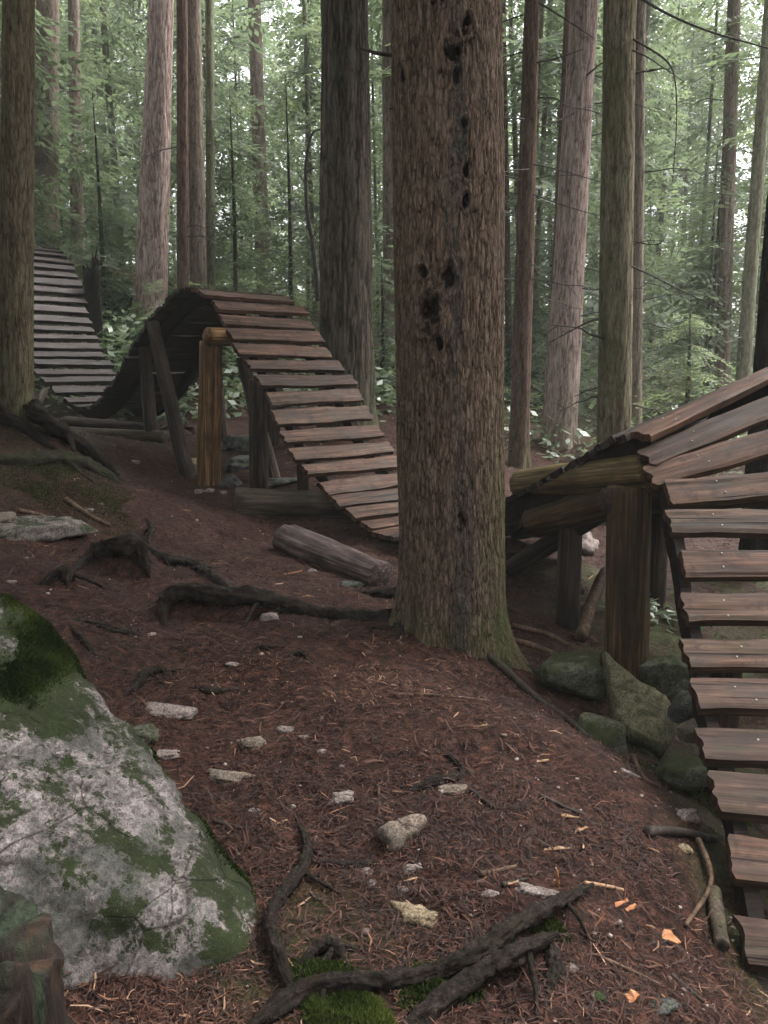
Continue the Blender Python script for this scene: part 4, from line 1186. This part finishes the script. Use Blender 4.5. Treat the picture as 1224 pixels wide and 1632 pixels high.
root([(650, 950, 40, .06), (610, 950, 26, .02), (545, 940, 12, -.02)], M_ROOT, parent=BIG, seed=33)
root([(778, 1010, 60, .02), (800, 1050, 44, -.02), (822, 1085, 26, -.05)], M_ROOTM, parent=BIG, seed=34)
root([(225, 872, 14, .06), (262, 895, 15, .05), (310, 905, 20, .05), (350, 930, 18, .03), (385, 950, 12, -.01)], M_ROOT, 'thin crooked root looping above the long root of the central conifer', seed=41)
root([(236, 872, 12, .05), (240, 852, 12, .08), (232, 840, 6, .1)], M_ROOT, 'knobbly root stub sticking up on the trail behind the arched root', seed=42)
root([(115, 910, 14, .0), (150, 895, 26, .05), (190, 888, 32, .12), (220, 895, 28, .11), (238, 920, 14, -.02)], M_ROOT, 'arched dark root humping out of the ground on the left of the trail', seed=43, vs=1.3)
root([(100, 985, 16, -.01), (150, 995, 22, .01), (195, 1008, 20, .01), (236, 1016, 12, -.01)], M_ROOT, 'smooth low root above the mossy boulder shoulder', seed=44)
root([(474, 1322, 14, .03), (490, 1352, 20, .02), (480, 1395, 22, .02), (445, 1442, 28, .03), (436, 1480, 30, .04), (448, 1540, 32, .03), (470, 1592, 28, .01)], M_ROOT, 'bare upright-curving root in the foreground just right of the boulder', seed=45, lift=.15)
root([(945, 1422, 14, .03), (900, 1455, 26, .05), (840, 1490, 30, .05), (760, 1535, 34, .04), (690, 1562, 34, .04), (610, 1572, 36, .03), (520, 1585, 38, .03), (450, 1612, 36, .03), (370, 1660, 34, .0)], M_ROOT, 'long gnarled root crossing the bottom of the trail', seed=46, lift=.1)
root([(890, 1515, 26, .06), (840, 1540, 36, .07), (780, 1560, 44, .06), (720, 1590, 46, .03), (660, 1630, 40, -.01), (610, 1665, 24, -.05)], M_ROOT, 'thick lower root curving below the long gnarled root', seed=47, lift=-.1)
root([(876, 1510, 30, .05), (880, 1550, 34, .03), (866, 1598, 20, -.02)], M_ROOT, 'short root dropping down from the thick lower root', seed=48)
root([(470, 1545, 18, .0), (505, 1520, 22, .03), (535, 1520, 20, .03), (560, 1560, 18, .0)], M_ROOT, 'small looped root beside the moss at the bottom', seed=49)
root([(640, 1268, 26, .0), (690, 1252, 24, .01), (738, 1236, 16, .01), (720, 1212, 10, .01), (700, 1203, 8, 0)], M_ROOT, 'broken hooked root piece in the middle of the trail', seed=50)
root([(195, 1112, 14, 0), (222, 1095, 18, .03), (235, 1080, 16, .05), (258, 1072, 12, .02), (268, 1090, 8, -.01)], M_ROOT, 'small dark root hump near the boulder edge', seed=51)
root([(300, 1095, 10, 0), (335, 1105, 14, .01), (380, 1100, 10, 0)], M_ROOT, 'flat tangle of small roots left of the trail middle', seed=52)
root([(395, 1045, 8, 0), (415, 1035, 12, .02), (440, 1042, 8, 0)], M_ROOT, 'little arched rootlet below the long root', seed=53)
root([(450, 1052, 8, 0), (478, 1045, 12, .02), (500, 1058, 8, 0)], M_ROOT, 'little forked rootlet right of the arched rootlet', seed=54)
LT = TREES['left'][0]
root([(20, 640, 50, .1), (50, 665, 44, .1), (100, 700, 36, .1), (150, 735, 34, .08), (200, 768, 20, -.02)], M_ROOT, parent=LT, seed=61)
root([(-30, 640, 40, .15), (-10, 665, 36, .15), (40, 690, 20, .05), (110, 730, 10, 0)], M_ROOT, parent=LT, seed=62)
root([(-20, 735, 24, .0), (40, 738, 28, .03), (100, 735, 30, .05), (150, 752, 30, .04), (200, 775, 14, -.03)], M_ROOTM, parent=LT, seed=63)
root([(60, 930, 20, 0), (95, 915, 30, .04), (115, 935, 24, 0)], M_ROOT, 'stubby dark root left of the arched root', seed=64)
root([(105, 990, 12, 0), (130, 1020, 16, .01), (160, 1050, 12, 0)], M_ROOT, 'thin root along the upper edge of the mossy boulder', seed=65)

# ------------------------------------------------------------------ boulder, stump, rocks
def hull_rock(pts, sub, seed, p=22, rough=.03):
    bm = bmesh.new()
    for q in pts:
        bm.verts.new(q)
    bmesh.ops.convex_hull(bm, input=bm.verts)
    bm.normal_update()
    ctr = np.mean(pts, 0)
    pl = []
    for f in bm.faces:
        nn = np.array(f.normal[:]); d_ = nn @ (np.array(f.verts[0].co[:]) - ctr)
        if d_ < 0:
            nn, d_ = -nn, -d_
        pl.append((*nn, max(d_, .02)))
    bm.free()
    pl = np.unique(np.round(np.array(pl), 3), axis=0)
    D, Fc = ico(sub)
    qv = np.maximum(D @ pl[:, :3].T, 0) / pl[:, 3]
    r = 1 / (qv ** p).sum(1) ** (1 / p)
    V = D * r[:, None]
    P = V + ctr
    nz = fbm(P[:, 0] * 3, P[:, 1] * 3, P[:, 2] * 3, 4, seed); nf = fbm(P[:, 0] * 14, P[:, 1] * 14, P[:, 2] * 14, 4, seed + 3)
    rid = -np.clip(.1 - np.abs(fbm(P[:, 0] * 1.9, P[:, 1] * 1.9, P[:, 2] * 1.9, 3, seed + 9)), 0, 1) * .35
    return P + D * (rough * 1.5 * nz + rough * .7 * nf + rid * rough * 9)[:, None], Fc, ctr

bp = [at(-60, 905, 3.05), at(0, 940, 2.95), at(70, 975, 2.9), at(135, 1050, 2.85), at(200, 1150, 2.75), at(245, 1215, 2.65), at(345, 1345, 2.42), at(430, 1440, 2.26),
      np.r_[onz(455, 1510, 0.0)[:2], -.1], onz(430, 1560, .0), onz(300, 1600, -.02), onz(180, 1600, .0), onz(110, 1590, .02), at(60, 1400, 1.95), at(-100, 1300, 1.95), at(-120, 1000, 2.5),
      np.array([-2.4, 2.2, .7]), np.array([-2.3, 2.9, .75]), np.array([-1.8, 1.5, -.1]), np.array([-.45, 2.4, -.2]), np.array([-2, 3.2, -.1]), at(250, 1400, 2.1)]
BV, BF, BC = hull_rock(bp, 6, 4, 26, .03)
moss_b = np.clip(.5 + .9 * fbm(BV[:, 0] * 2.2, BV[:, 1] * 2.2, BV[:, 2] * 2.2, 4, 71), 0, 1)
top = np.clip((BV[:, 2] - .42) / .3, 0, 1)
# the far right shoulder of the boulder keeps its moss
dline = np.array([min(np.linalg.norm(v_ - q) for q in bp[:8]) for v_ in BV[:1]])
edge_pts = catmull(np.array(bp[:8]), 60)[0]
de = np.min(np.linalg.norm(BV[:, None, :] - edge_pts[None], axis=2), axis=1)
qb = at(150, 1300, 2.3)
band = np.exp(-(((BV[:, 0] - qb[0]) * .4 + (BV[:, 2] - qb[2])) / .07) ** 2) * (BV[:, 0] > -1.3)
moss_b = np.clip(moss_b * .25 + top * .55 * np.clip(.6 + fbm(BV[:, 0] * 5, BV[:, 1] * 5, BV[:, 2] * 5, 4, 12), 0, 1.5) + np.exp(-(de / .05) ** 2) * .55 + band * .3 * np.clip(.5 + fbm(BV[:, 0] * 7, BV[:, 1] * 7, BV[:, 2] * 7, 4, 15), 0, 1), 0, 1)
BOULD = obj('boulder', BV, BF, M_BOULDER, org=(BC[0], BC[1], 0), attrs={'moss': moss_b}, label='large pale granite boulder with green moss at lower left', cat='boulder')
def tufts(V, Fc, wts, n, seed, size=.012, up=.5):
    rs = np.random.RandomState(seed)
    tri = V[Fc[:, :3]]
    nr = np.cross(tri[:, 1] - tri[:, 0], tri[:, 2] - tri[:, 0]); ar = np.linalg.norm(nr, axis=1); nr /= ar[:, None] + 1e-12
    w = ar * wts[Fc[:, 0]]
    k = rs.choice(len(Fc), n, p=w / w.sum())
    u = rs.dirichlet([1, 1, 1], n)
    p = (tri[k] * u[..., None]).sum(1)
    d = nr[k] + np.array([0, 0, up]) + rs.normal(size=(n, 3)) * .5
    d /= np.linalg.norm(d, axis=1)[:, None]
    sd = np.cross(d, rs.normal(size=(n, 3))); sd /= np.linalg.norm(sd, axis=1)[:, None]
    L = size * rs.uniform(.5, 1.5, n)[:, None]
    Q = np.stack([p - sd * L * .22, p + sd * L * .22, p + d * L], 1).reshape(-1, 3)
    t = np.clip(.45 + .5 * fbm(p[:, 0] * 6, p[:, 1] * 6, p[:, 2] * 6, 3, seed) + rs.normal(size=n) * .15, 0, 1)
    return Q, np.arange(3 * n).reshape(-1, 3), np.repeat(t, 3)
mw = np.clip((moss_b - .45) * 4, 0, 1) ** 2 * (BV[:, 2] > -.05)
Q, Fq, T = tufts(BV, BF, mw, 60000, 3, .011)
obj('moss', Q, Fq, M_MOSS, parent=BOULD, attrs={'tint': T}, smooth=False, kind='stuff')

s = NT('rotten_stump_wood')
v = s.coord((9, 9, 1.2))
n1 = s.noise(v, 3, 6, .7, .5)
c = s.ramp(n1, [(.38, (.008, .005, .004)), (.52, (.022, .012, .008)), (.66, (.06, .03, .015))])
c = s.mix(s.ramp(s.noise(s.coord((3, 3, 1.6)), 2.2, 5, .65, .6), [(.45, 0.0), (.56, 1.0)]), c, s.ramp(s.noise(s.coord(), 60, 5, .7), [(.38, (.006, .009, .005)), (.62, (.035, .05, .026))]))
M_STUMP = s.done(c, .8, s.bump(n1, .9, .02))
def stump(base, r, h, seed, label, mat, flare=.35, rag=.1):
    segs, rings = 90, 60
    th = np.linspace(0, 2 * math.pi, segs, endpoint=False); z = np.linspace(-.25, h, rings)
    ca, sa = np.cos(th)[None], np.sin(th)[None]; zz = z[:, None]
    R = r * (1 + flare * np.exp(-np.clip(zz, 0, None) / (h * .35)) * (.6 + .4 * np.cos(4 * th + seed))) * (1 + .05 * fbm(ca * 1.5 + seed, sa * 1.5, zz * 2, 3, seed))
    R = R + .018 * np.clip(np.abs(fbm(ca * r * 40, sa * r * 40, zz * 4, 3, seed + 2)) * 2, 0, 1) - .008 + .004 * fbm(ca * r * 25, sa * r * 25, zz * 20, 3, seed + 4)
    rg = rag * fbm(ca * 3, sa * 3, 0 * zz + seed, 3, seed)[0]
    zz = zz + np.clip(zz / h, 0, 1) ** 4 * rg
    V = np.stack([base[0] + R * ca, base[1] + R * sa, base[2] + zz + 0 * R], -1)
    Vf = list(V.reshape(-1, 3)); Fc = grid_faces(rings, segs).tolist()
    last = (rings - 1) * segs
    for q in (.75, .4, .12):
        for j in range(segs):
            p = V[-1, j]; c0 = V[-1].mean(0)
            Vf.append(c0 + (p - c0) * q - np.array([0, 0, .05 * (1 - q)]) + np.array([0, 0, .03]) * fbm(p[0] * 20 * q, p[1] * 20, q * 3, 2, seed))
        nb = len(Vf) - segs
        for j in range(segs):
            Fc.append([last + j, last + (j + 1) % segs, nb + (j + 1) % segs, nb + j])
        last = nb
    Fc.append([last + j for j in range(segs)])
    return obj('stump', np.array(Vf), Fc, mat, org=base, label=label, cat='stump')
sb = at(-75, 1410, 1.5); sb[2] = 0.0
stump(np.array([-.88, 1.46, .0]), .205, .42, 3, 'rotten rust-brown stump with dark green patches in the bottom left corner', M_STUMP, .25, .04)
q = at(150, 520, 15.0); q[2] = gz(q)
stump(q, .12, at(150, 432, 15)[2] - q[2], 9, 'small jagged dark stump beside the far climb of the ramp', BARK['dark'], .5, .4)

def stone(px, py, wpx, label, mat, seed, asp=(1, .8, .6), yaw=0.0, sink=.46, sub=3, npl=15, name='stone', cat='stone', rough=.2, tilt=0.0, group=None, zoff=0.0):
    q = hit(px, py)
    w = wpx * pxm(px, py, q[1]) / 2
    dims = np.array([asp[0], asp[1], asp[2]]) * w
    V, Fc = rock_shape(dims, seed, sub, npl, 18, rough)
    ct, st = math.cos(tilt), math.sin(tilt)
    V = V @ np.array([[ct, 0, -st], [0, 1, 0], [st, 0, ct]]) @ rotz(yaw).T
    q = q + np.array([0, dims[1] * .5, dims[2] * (1 - 2 * sink) * .75 + zoff])
    o = obj(name, V + q, Fc, mat, org=q, label=label, cat=cat, group=group)
    return o
ST = [(268, 1140, 92, 'long flat pale stone half buried near the boulder shoulder', M_STONE, (1, .45, .22), -.35), (397, 1192, 52, 'mid-sized tan stone left of the trail middle', M_STONEG, (1, .7, .6), .4),
      (452, 1167, 29, 'small pinkish stone above the tan stone', M_STONE, (1, .7, .6), 0), (484, 1178, 22, 'small flat stone right of the pinkish stone', M_STONEG, (1, .6, .4), .2),
      (512, 1200, 17, 'tiny pale stone lowest of the trio left of the trail middle', M_STONE, (1, .7, .5), 0), (368, 1245, 82, 'thin dark-edged flat stone lying below the tan stone', M_STONEG, (1, .4, .25), -.1),
      (370, 1062, 21, 'round pale stone in the bare upper trail', M_STONE, (1, .8, .6), 0), (241, 1013, 16, 'white chip of stone at the end of the smooth low root', M_STONE, (1, .7, .5), 0),
      (17, 929, 17, 'small white stone just above the mossy boulder at the left edge', M_STONE, (1, .7, .5), 0), (546, 1279, 42, 'pale pinkish stone in the middle of the trail', M_STONE, (1, .75, .6), .3),
      (467, 1288, 15, 'tiny white stone above the tip of the foreground root', M_STONE, (1, .8, .6), 0), (404, 1293, 20, 'tiny flat white stone right of the boulder', M_STONE, (1, .5, .4), 0),
      (642, 1338, 76, 'largest angular tan stone on the trail', M_STONEG, (1, .8, .85), .5), (658, 1388, 36, 'pale flat stone touching the foot of the largest trail stone', M_STONE, (1, .6, .45), .1),
      (583, 1393, 26, 'small pale stone left of the flat pale stone', M_STONE, (1, .7, .5), 0), (591, 1413, 20, 'small round stone below the other little stone', M_STONE, (1, .8, .6), 0),
      (640, 1420, 26, 'little stone buried flush above the long yellowish stone', M_STONE, (1, .6, .4), 0), (668, 1470, 98, 'long smooth yellowish stone in the foreground trail', M_STONEY, (1, .5, .4), -.25),
      (855, 1430, 74, 'flat pale grey stone just above the long gnarled root', M_STONE, (1, .45, .3), -.1), (781, 1430, 28, 'small whitish stone left of the flat pale grey one', M_STONE, (1, .7, .6), 0),
      (722, 1264, 48, 'flat grey stone under the hooked root piece', M_STONEG, (1, .55, .35), 0), (1096, 1306, 42, 'pinkish cube-like stone beside the near ramp', M_STONE, (1, .8, .75), .3),
      (1092, 1355, 26, 'small mossy yellow stone below the pinkish cube-like one', M_STONEY, (1, .7, .6), 0), (748, 1028, 54, 'sharp pale stone propped at the foot of the central conifer', M_STONE, (1, .5, .3), -.3),
      (264, 1209, 38, 'low pale stone against the boulder edge', M_STONE, (1, .6, .4), 0), (225, 1178, 60, 'mossy grey stone wedged against the boulder shoulder', M_ROCKM, (1, .7, .5), 0),
      (430, 986, 34, 'small pale stone under the long root', M_STONE, (1, .6, .5), 0), (989, 1476, 15, 'white pebble left of the big orange chip', M_STONE, (1, .9, .8), 0),
      (912, 1546, 24, 'pale pebble right of the short dropping root', M_STONE, (1, .7, .5), 0), (955, 1592, 30, 'grey pebble left of the bottom orange chip', M_ROCKD, (1, .7, .5), 0),
      (303, 752, 44, 'yellowish round stone at the foot of the orange post', M_STONEY, (1, .85, .95), .4), (316, 786, 17, 'leftmost of the three little white stones under the orange post', M_STONE, (1, .8, .7), 0),
      (333, 784, 17, 'middle one of the three little white stones under the orange post', M_STONE, (1, .8, .7), 0), (356, 787, 15, 'rightmost of the three little white stones under the orange post', M_STONE, (1, .8, .7), 0),
      (216, 738, 16, 'small pale stone on the path below the dark dip of the ramp', M_STONE, (1, .7, .6), 0), (498, 912, 20, 'small pale stone left of the split log', M_STONE, (1, .7, .5), 0),
      (560, 935, 40, 'dark stone between split log and long root', M_ROCKD, (1, .6, .4), 0), (1060, 1610, 60, 'dark wet stone at the bottom edge', M_ROCKD, (1, .7, .35), 0),
      (140, 815, 16, 'little tan stone above the reddish-brown stick', M_STONE, (1, .7, .6), 0), (160, 806, 14, 'little grey stone next to the tan one on the left slope', M_STONEG, (1, .7, .6), 0)]
for i, (px, py, w_, lb, m_, asp, yw) in enumerate(ST):
    stone(px, py, w_, lb, m_, 300 + i * 7, asp, yw, sub=4 if w_ > 35 else 3)
RK = [(378, 718, 54, 'uppermost dark rounded rock behind the orange post', M_ROCKD, (1, .8, .75), 10.6), (378, 748, 48, 'middle dark rock of the pile right of the orange post', M_ROCKD, (1, .8, .65), 10.0),
      (368, 776, 40, 'lowest dark rock touching the orange post', M_ROCKD, (1, .8, .8), 9.5), (440, 775, 80, 'flat grey slab between the dark rocks and the ramp foot', M_ROCKD, (1, .6, .25), 9.6),
      (50, 850, 145, 'flat pale mossy rock on the left slope', M_ROCKP, (1, .6, .3), None), (-10, 835, 90, 'pale weathered rock cut by the left edge', M_STONEG, (1, .6, .3), None),
      (930, 876, 74, 'pinkish boulder in the gloom under the log beams', M_STONE, (1, .7, .7), 7.6), (914, 940, 40, 'small pale rock below the pinkish boulder', M_STONEG, (1, .8, .7), 6.6),
      (1045, 885, 50, 'grey-white rock seen just right of the dark post', M_STONE, (1, .7, 1.1), 6.6)]
for i, (px, py, w_, lb, m_, asp, Yo) in enumerate(RK):
    stone(px, py, w_, lb, m_, 800 + i * 5, asp, .2 * i, sub=4, name='rock', cat='rock', sink=.3)
def rock_at(px, py, Y, wpx, asp, yaw, tilt, mat, seed, label, npl=12, rough=.07, tilty=0.0, sub=5):
    k = pxm(px, py, Y) * wpx / 2
    V, Fc = rock_shape(np.array(asp) * k, seed, sub, npl, 20, rough)
    ct, st = math.cos(tilt), math.sin(tilt); cy, sy = math.cos(tilty), math.sin(tilty)
    V = V @ np.array([[1, 0, 0], [0, cy, sy], [0, -sy, cy]]) @ np.array([[ct, 0, st], [0, 1, 0], [-st, 0, ct]]) @ rotz(yaw).T
    q = at(px, py, Y)
    return obj('rock', V + q, Fc, mat, org=q, label=label, cat='rock')
rock_at(915, 1078, 4.75, 125, (1, .8, .72), .2, .1, M_ROCKM, 13, 'dark mossy rock at the left foot of the cedar post')
rock_at(962, 1172, 4.1, 100, (1, .8, .75), 0, 0, M_ROCKM, 17, 'rounded dark green rock in front of the leaning slab', rough=.04)
rock_at(1066, 1075, 4.9, 90, (1, .7, .8), .3, .3, M_ROCKM, 19, 'mossy rock behind the leaning slab, right of the post')
rock_at(1098, 1125, 4.2, 55, (1, .8, .9), .3, .3, M_ROCKD, 23, 'small grey rock wedged between slab and ramp')
rock_at(1105, 1165, 3.9, 50, (1, .8, .8), .8, 0, M_STONEG, 27, 'small tan rock under the ramp edge')
rock_at(1090, 1225, 3.75, 90, (1, .8, .5), .2, 0, M_ROCKM, 29, 'low mossy stone under the edge of the near ramp')
# the pointed slab leaning on the post
def slab():
    out = [(962, 1035), (985, 1052), (1020, 1085), (1065, 1105), (1080, 1140), (1078, 1165), (1064, 1192), (1010, 1165), (985, 1140), (978, 1110), (972, 1070)]
    n = len(out); rs = np.random.RandomState(4)
    def plane(px, py):
        return at(px, py, 4.62 - (py - 1035) / 160 * .62 + (px - 962) / 120 * .08)
    P = np.array([plane(*p) for p in out]); c0 = P.mean(0)
    ee = P[0] - P[6]; ff = P[4] - P[9]; nn = np.cross(ee, ff); nn /= np.linalg.norm(nn)
    if nn[1] > 0:
        nn = -nn
    V, Fc = [], []
    rings = [(1.0, -.1), (1.02, -.05), (1.0, -.012), (.93, 0), (.6, .006), (.25, .004)]
    M_ = 6
    for sc_, dz in rings:
        for i in range(n):
            for m_ in range(M_):
                p = P[i] + (P[(i + 1) % n] - P[i]) * m_ / M_
                V.append(c0 + (p - c0) * sc_ + nn * dz)
    V = np.array(V); nm = n * M_
    V = V + nn * (.012 * fbm(V[:, 0] * 8, V[:, 1] * 8, V[:, 2] * 8, 3, 4))[:, None] + .008 * np.stack([fbm(V[:, 0] * 14, V[:, 2] * 14, V[:, 1] * 9 + k, 2, 9 + k) for k in range(3)], 1)
    Fc = grid_faces(len(rings), nm).tolist()
    Fc.append([(len(rings) - 1) * nm + j for j in range(nm)]); Fc.append(list(range(nm))[::-1])
    obj('rock', V, Fc, M_SLAB, label='pointed olive-green stone slab leaning against the dark cedar post', cat='rock')
slab()
# mossy hump at the bottom, between the roots
V, Fc = rock_shape((.17, .13, .08), 55, 5, 14, 10, .12)
q = hit(555, 1640) - np.array([0, 0, .03])
MR = obj('rock', V + q + [0, .03, 0], Fc, M_ROCKM, org=q, label='moss-covered stone at the bottom edge under the gnarled root', cat='rock')
Q, Fq, T = tufts(V + q + np.array([0, .03, 0]), Fc, np.clip(V[:, 2] * 20, 0, 1), 9000, 8, .012)
obj('moss', Q, Fq, M_MOSS, parent=MR, attrs={'tint': T}, smooth=False, kind='stuff')

# moss cushions around the roots
def moss_patch(px, py, rx, n, seed, label):
    q = hit(px, py); rs = np.random.RandomState(seed)
    a = rs.uniform(0, 6.28, n); r = np.sqrt(rs.rand(n)) * rx * (1 + .3 * np.sin(a * 3 + seed))
    x = q[0] + r * np.cos(a); y = q[1] + .8 * r * np.sin(a); z = H(x, y) + .025 * np.clip(1 - r / rx, 0, 1)
    p = np.stack([x, y, z], 1); d = rs.normal(size=(n, 3)) * .6 + [0, 0, 1]; d /= np.linalg.norm(d, axis=1)[:, None]
    sd = np.cross(d, rs.normal(size=(n, 3))); sd /= np.linalg.norm(sd, axis=1)[:, None]; L = rs.uniform(.008, .02, n)[:, None]
    Q = np.stack([p - sd * L * .25, p + sd * L * .25, p + d * L], 1).reshape(-1, 3)
    obj('moss_patch', Q, np.arange(3 * n).reshape(-1, 3), M_MOSS, org=q, attrs={'tint': np.repeat(np.clip(rs.normal(.45, .25, n), 0, 1), 3)}, smooth=False, label=label, cat='moss', kind='stuff')
moss_patch(505, 1565, .09, 4500, 1, 'bright moss between the foreground roots')
moss_patch(690, 1580, .1, 3500, 2, 'moss along the lower edge of the gnarled root')
moss_patch(875, 1485, .05, 2000, 3, 'tuft of moss on the upper end of the gnarled root')
moss_patch(100, 775, .7, 9000, 4, 'moss and needles under the roots of the left conifer')
moss_patch(1110, 1260, .3, 4000, 5, 'dark moss along the ditch beside the near ramp')

# ------------------------------------------------------------------ wood chips
def chip(px, py, lpx, wpx, ang, mat, seed, label, lean=.15, up=False):
    q = hit(px, py); k = pxm(px, py, q[1]); L, w_ = lpx * k / 2, wpx * k / 2
    rs = np.random.RandomState(seed)
    n = 7; xs = np.linspace(-L, L, n)
    t = .0012 + .02 * w_
    top, bot = [], []
    for i, x in enumerate(xs):
        ww = w_ * (1 - .55 * abs(i / (n - 1) - .45) - .4 * rs.rand())
        j = rs.normal() * w_ * .1; zc = .05 * L * (i / (n - 1)) ** 2
        top += [[x, -ww + j, t + zc], [x, ww + j, t + zc + rs.normal() * .002]]; bot += [[x, -ww * 1.05 + j, zc - t], [x, ww * 1.05 + j, zc - t]]
    V = np.array(top + bot); m_ = 2 * n; Fc = []
    for i in range(n - 1):
        a = 2 * i
        Fc += [(a, a + 2, a + 3, a + 1), (m_ + a, m_ + a + 1, m_ + a + 3, m_ + a + 2), (a, m_ + a, m_ + a + 2, a + 2), (a + 1, a + 3, m_ + a + 3, m_ + a + 1)]
    Fc += [(0, 1, m_ + 1, m_), (m_ - 2, 2 * m_ - 2, 2 * m_ - 1, m_ - 1)]
    cl, sl_ = math.cos(lean), math.sin(lean)
    V = V @ np.array([[cl, 0, sl_], [0, 1, 0], [-sl_, 0, cl]])
    if up:
        V = V @ np.array([[0, 0, 1], [0, 1, 0], [-1, 0, 0]])
        V[:, 2] += L * .7
    V = V @ rotz(ang).T
    obj('wood_chip', V + q + [0, 0, t + .004], Fc, mat, org=q, label=label, cat='wood chip', smooth=False)
chip(888, 1412, 34, 14, .2, M_CHIP, 1, 'orange wood chip standing upright by the flat pale grey stone', .1, True)
chip(1060, 1492, 60, 26, -1.15, M_CHIP, 2, 'largest flat orange wood chip on the right of the trail')
chip(985, 1443, 36, 10, .3, M_CHIP, 3, 'upper of the paired orange chips right of the root tip')
chip(1004, 1450, 26, 10, .55, M_CHIP, 4, 'lower of the paired orange chips right of the root tip')
chip(1002, 1593, 34, 22, .45, M_CHIP, 5, 'orange wood chip at the bottom right of the trail')
chip(1034, 1478, 22, 6, -.9, M_CHIPP, 6, 'small tan splinter left of the largest orange chip')
chip(900, 1302, 48, 10, -.6, M_CHIPP, 7, 'long tan splinter on the right side of the trail')
chip(922, 1325, 30, 10, .3, M_CHIPP, 8, 'short tan chip below the long tan splinter')
chip(888, 1355, 40, 9, -.25, M_CHIPP, 9, 'flat brownish chip between the trail stones and the tan splinters')
chip(462, 915, 40, 6, .1, M_CHIP, 10, 'thin orange splinter on the path left of the split log')
chip(655, 1404, 22, 7, .2, M_CHIPP, 11, 'small tan chip beside the flat stone in mid trail')
chip(812, 1411, 30, 7, .1, M_CHIPP, 12, 'pale splinter above the flat pale grey stone')
chip(862, 1215, 26, 8, 0, M_CHIPP, 13, 'pale chip on the slope left of the green rock')
chip(770, 1158, 30, 5, -.1, M_CHIPP, 14, 'thin pale splinter at the upper right of the trail')

# ------------------------------------------------------------------ litter nobody could count
def scatter(n, seed, ymin=1.4, ymax=13, xr=.56):
    rs = np.random.RandomState(seed)
    Y = np.exp(rs.uniform(math.log(ymin), math.log(ymax), n)); x = rs.uniform(-xr, xr, n) * Y
    return x, Y, rs
def needles(name, n, seed, lmin, lmax, wid, label, ymax=12, bias=0.0, grow=.09):
    x, y, rs = scatter(n, seed, 1.4, ymax)
    keep = rs.rand(n) < np.clip(.62 + 1.1 * fbm(x * 2.2, y * 2.2, seed, 4, 61), .12, 1)
    x, y = x[keep], y[keep]; n = len(x)
    z = H(x, y) + .007 * fbm(x * 22, y * 22, 0.1, 3, 31) * np.clip(1 - np.hypot(x, y) / 14, 0, 1)
    sc_ = 1 + grow * y * 2
    L = rs.uniform(lmin, lmax, n) * sc_; w_ = wid * rs.uniform(.6, 1.4, n) * sc_
    a = rs.uniform(0, 6.28, n); tl = rs.normal(size=n) * .28
    d = np.stack([np.cos(a), np.sin(a), tl], 1); e = np.stack([-np.sin(a), np.cos(a), rs.normal(size=n) * .4], 1)
    p = np.stack([x, y, z + .004 + np.abs(tl) * L * .4], 1)
    bend = rs.normal(size=n) * .2
    m_ = p + e * (L * bend)[:, None] * .5 + np.array([0, 0, .003])
    p0 = p - d * L[:, None] / 2; p1 = p + d * L[:, None] / 2; ew = e * w_[:, None] / 2
    Q = np.stack([p0 - ew * .6, p0 + ew * .6, m_ + ew, p1 + ew * .5, p1 - ew * .5, m_ - ew], 1).reshape(-1, 3)
    i = np.arange(n)[:, None] * 6
    Fq = np.vstack([i + [0, 1, 2, 5], i + [5, 2, 3, 4]])
    t = np.clip(rs.beta(1.2, 2.3, n) + bias + .15 * fbm(x * 1.5, y * 1.5, 0, 3, 3), 0, 1)
    obj(name, Q, Fq, M_NEEDLE, org=(0, 4, 0), attrs={'tint': np.repeat(t, 6)}, smooth=False, label=label, cat='litter', kind='stuff')
needles('needle_litter', 120000, 1, .009, .026, .0021, 'carpet of rust-brown fallen needles on the trail', 12)
needles('twig_litter', 9000, 2, .02, .055, .0033, 'scattered small twigs and bark bits on the trail', 13, .1)
needles('splinter_litter', 800, 3, .02, .06, .004, 'scattered pale wood splinters on the trail', 13, .45)
def pebbles(n, seed):
    x, y, rs = scatter(n, seed, 1.4, 13)
    V0, F0 = ico(1); V0 = V0 * [1, .8, .55]
    Vs, Fs, T = [], [], []
    z = H(x, y)
    for i in range(n):
        s_ = rs.lognormal(-5.4, .45) * (1 + .08 * y[i])
        Vs.append((V0 * rs.uniform(.75, 1.25, V0.shape)) @ rotz(rs.uniform(0, 6)).T * s_ + [x[i], y[i], z[i] + .2 * s_]); Fs.append(F0 + i * len(V0)); T.append(np.full(len(V0), rs.rand()))
    obj('pebble_scatter', np.vstack(Vs), np.vstack(Fs), M_PEB, org=(0, 4, 0), attrs={'tint': np.concatenate(T)}, smooth=False, label='tiny pale pebbles and grit strewn over the trail', cat='pebbles', kind='stuff')
pebbles(1100, 5)

# ------------------------------------------------------------------ misty air under the trees
def haze():
    x0, x1, y0, y1, z0, z1 = -45, 45, -6, 75, -4, 26
    V = [(x, y, z) for z in (z0, z1) for y in (y0, y1) for x in (x0, x1)]
    Fc = [(0, 2, 3, 1), (4, 5, 7, 6), (0, 1, 5, 4), (2, 6, 7, 3), (0, 4, 6, 2), (1, 3, 7, 5)]
    m = bpy.data.materials.new('misty_air'); m.use_nodes = True
    nt = m.node_tree; nt.nodes.remove(nt.nodes['Principled BSDF'])
    pv = nt.nodes.new('ShaderNodeVolumePrincipled')
    pv.inputs['Color'].default_value = (.93, .97, .92, 1); pv.inputs['Density'].default_value = HAZE
    nt.links.new(pv.outputs[0], nt.nodes['Material Output'].inputs['Volume'])
    obj('haze', V, Fc, m, org=(0, 30, 0), smooth=False, kind='stuff', label='thin pale mist hanging among the trees', cat='haze')
HAZE = 0.002
haze()
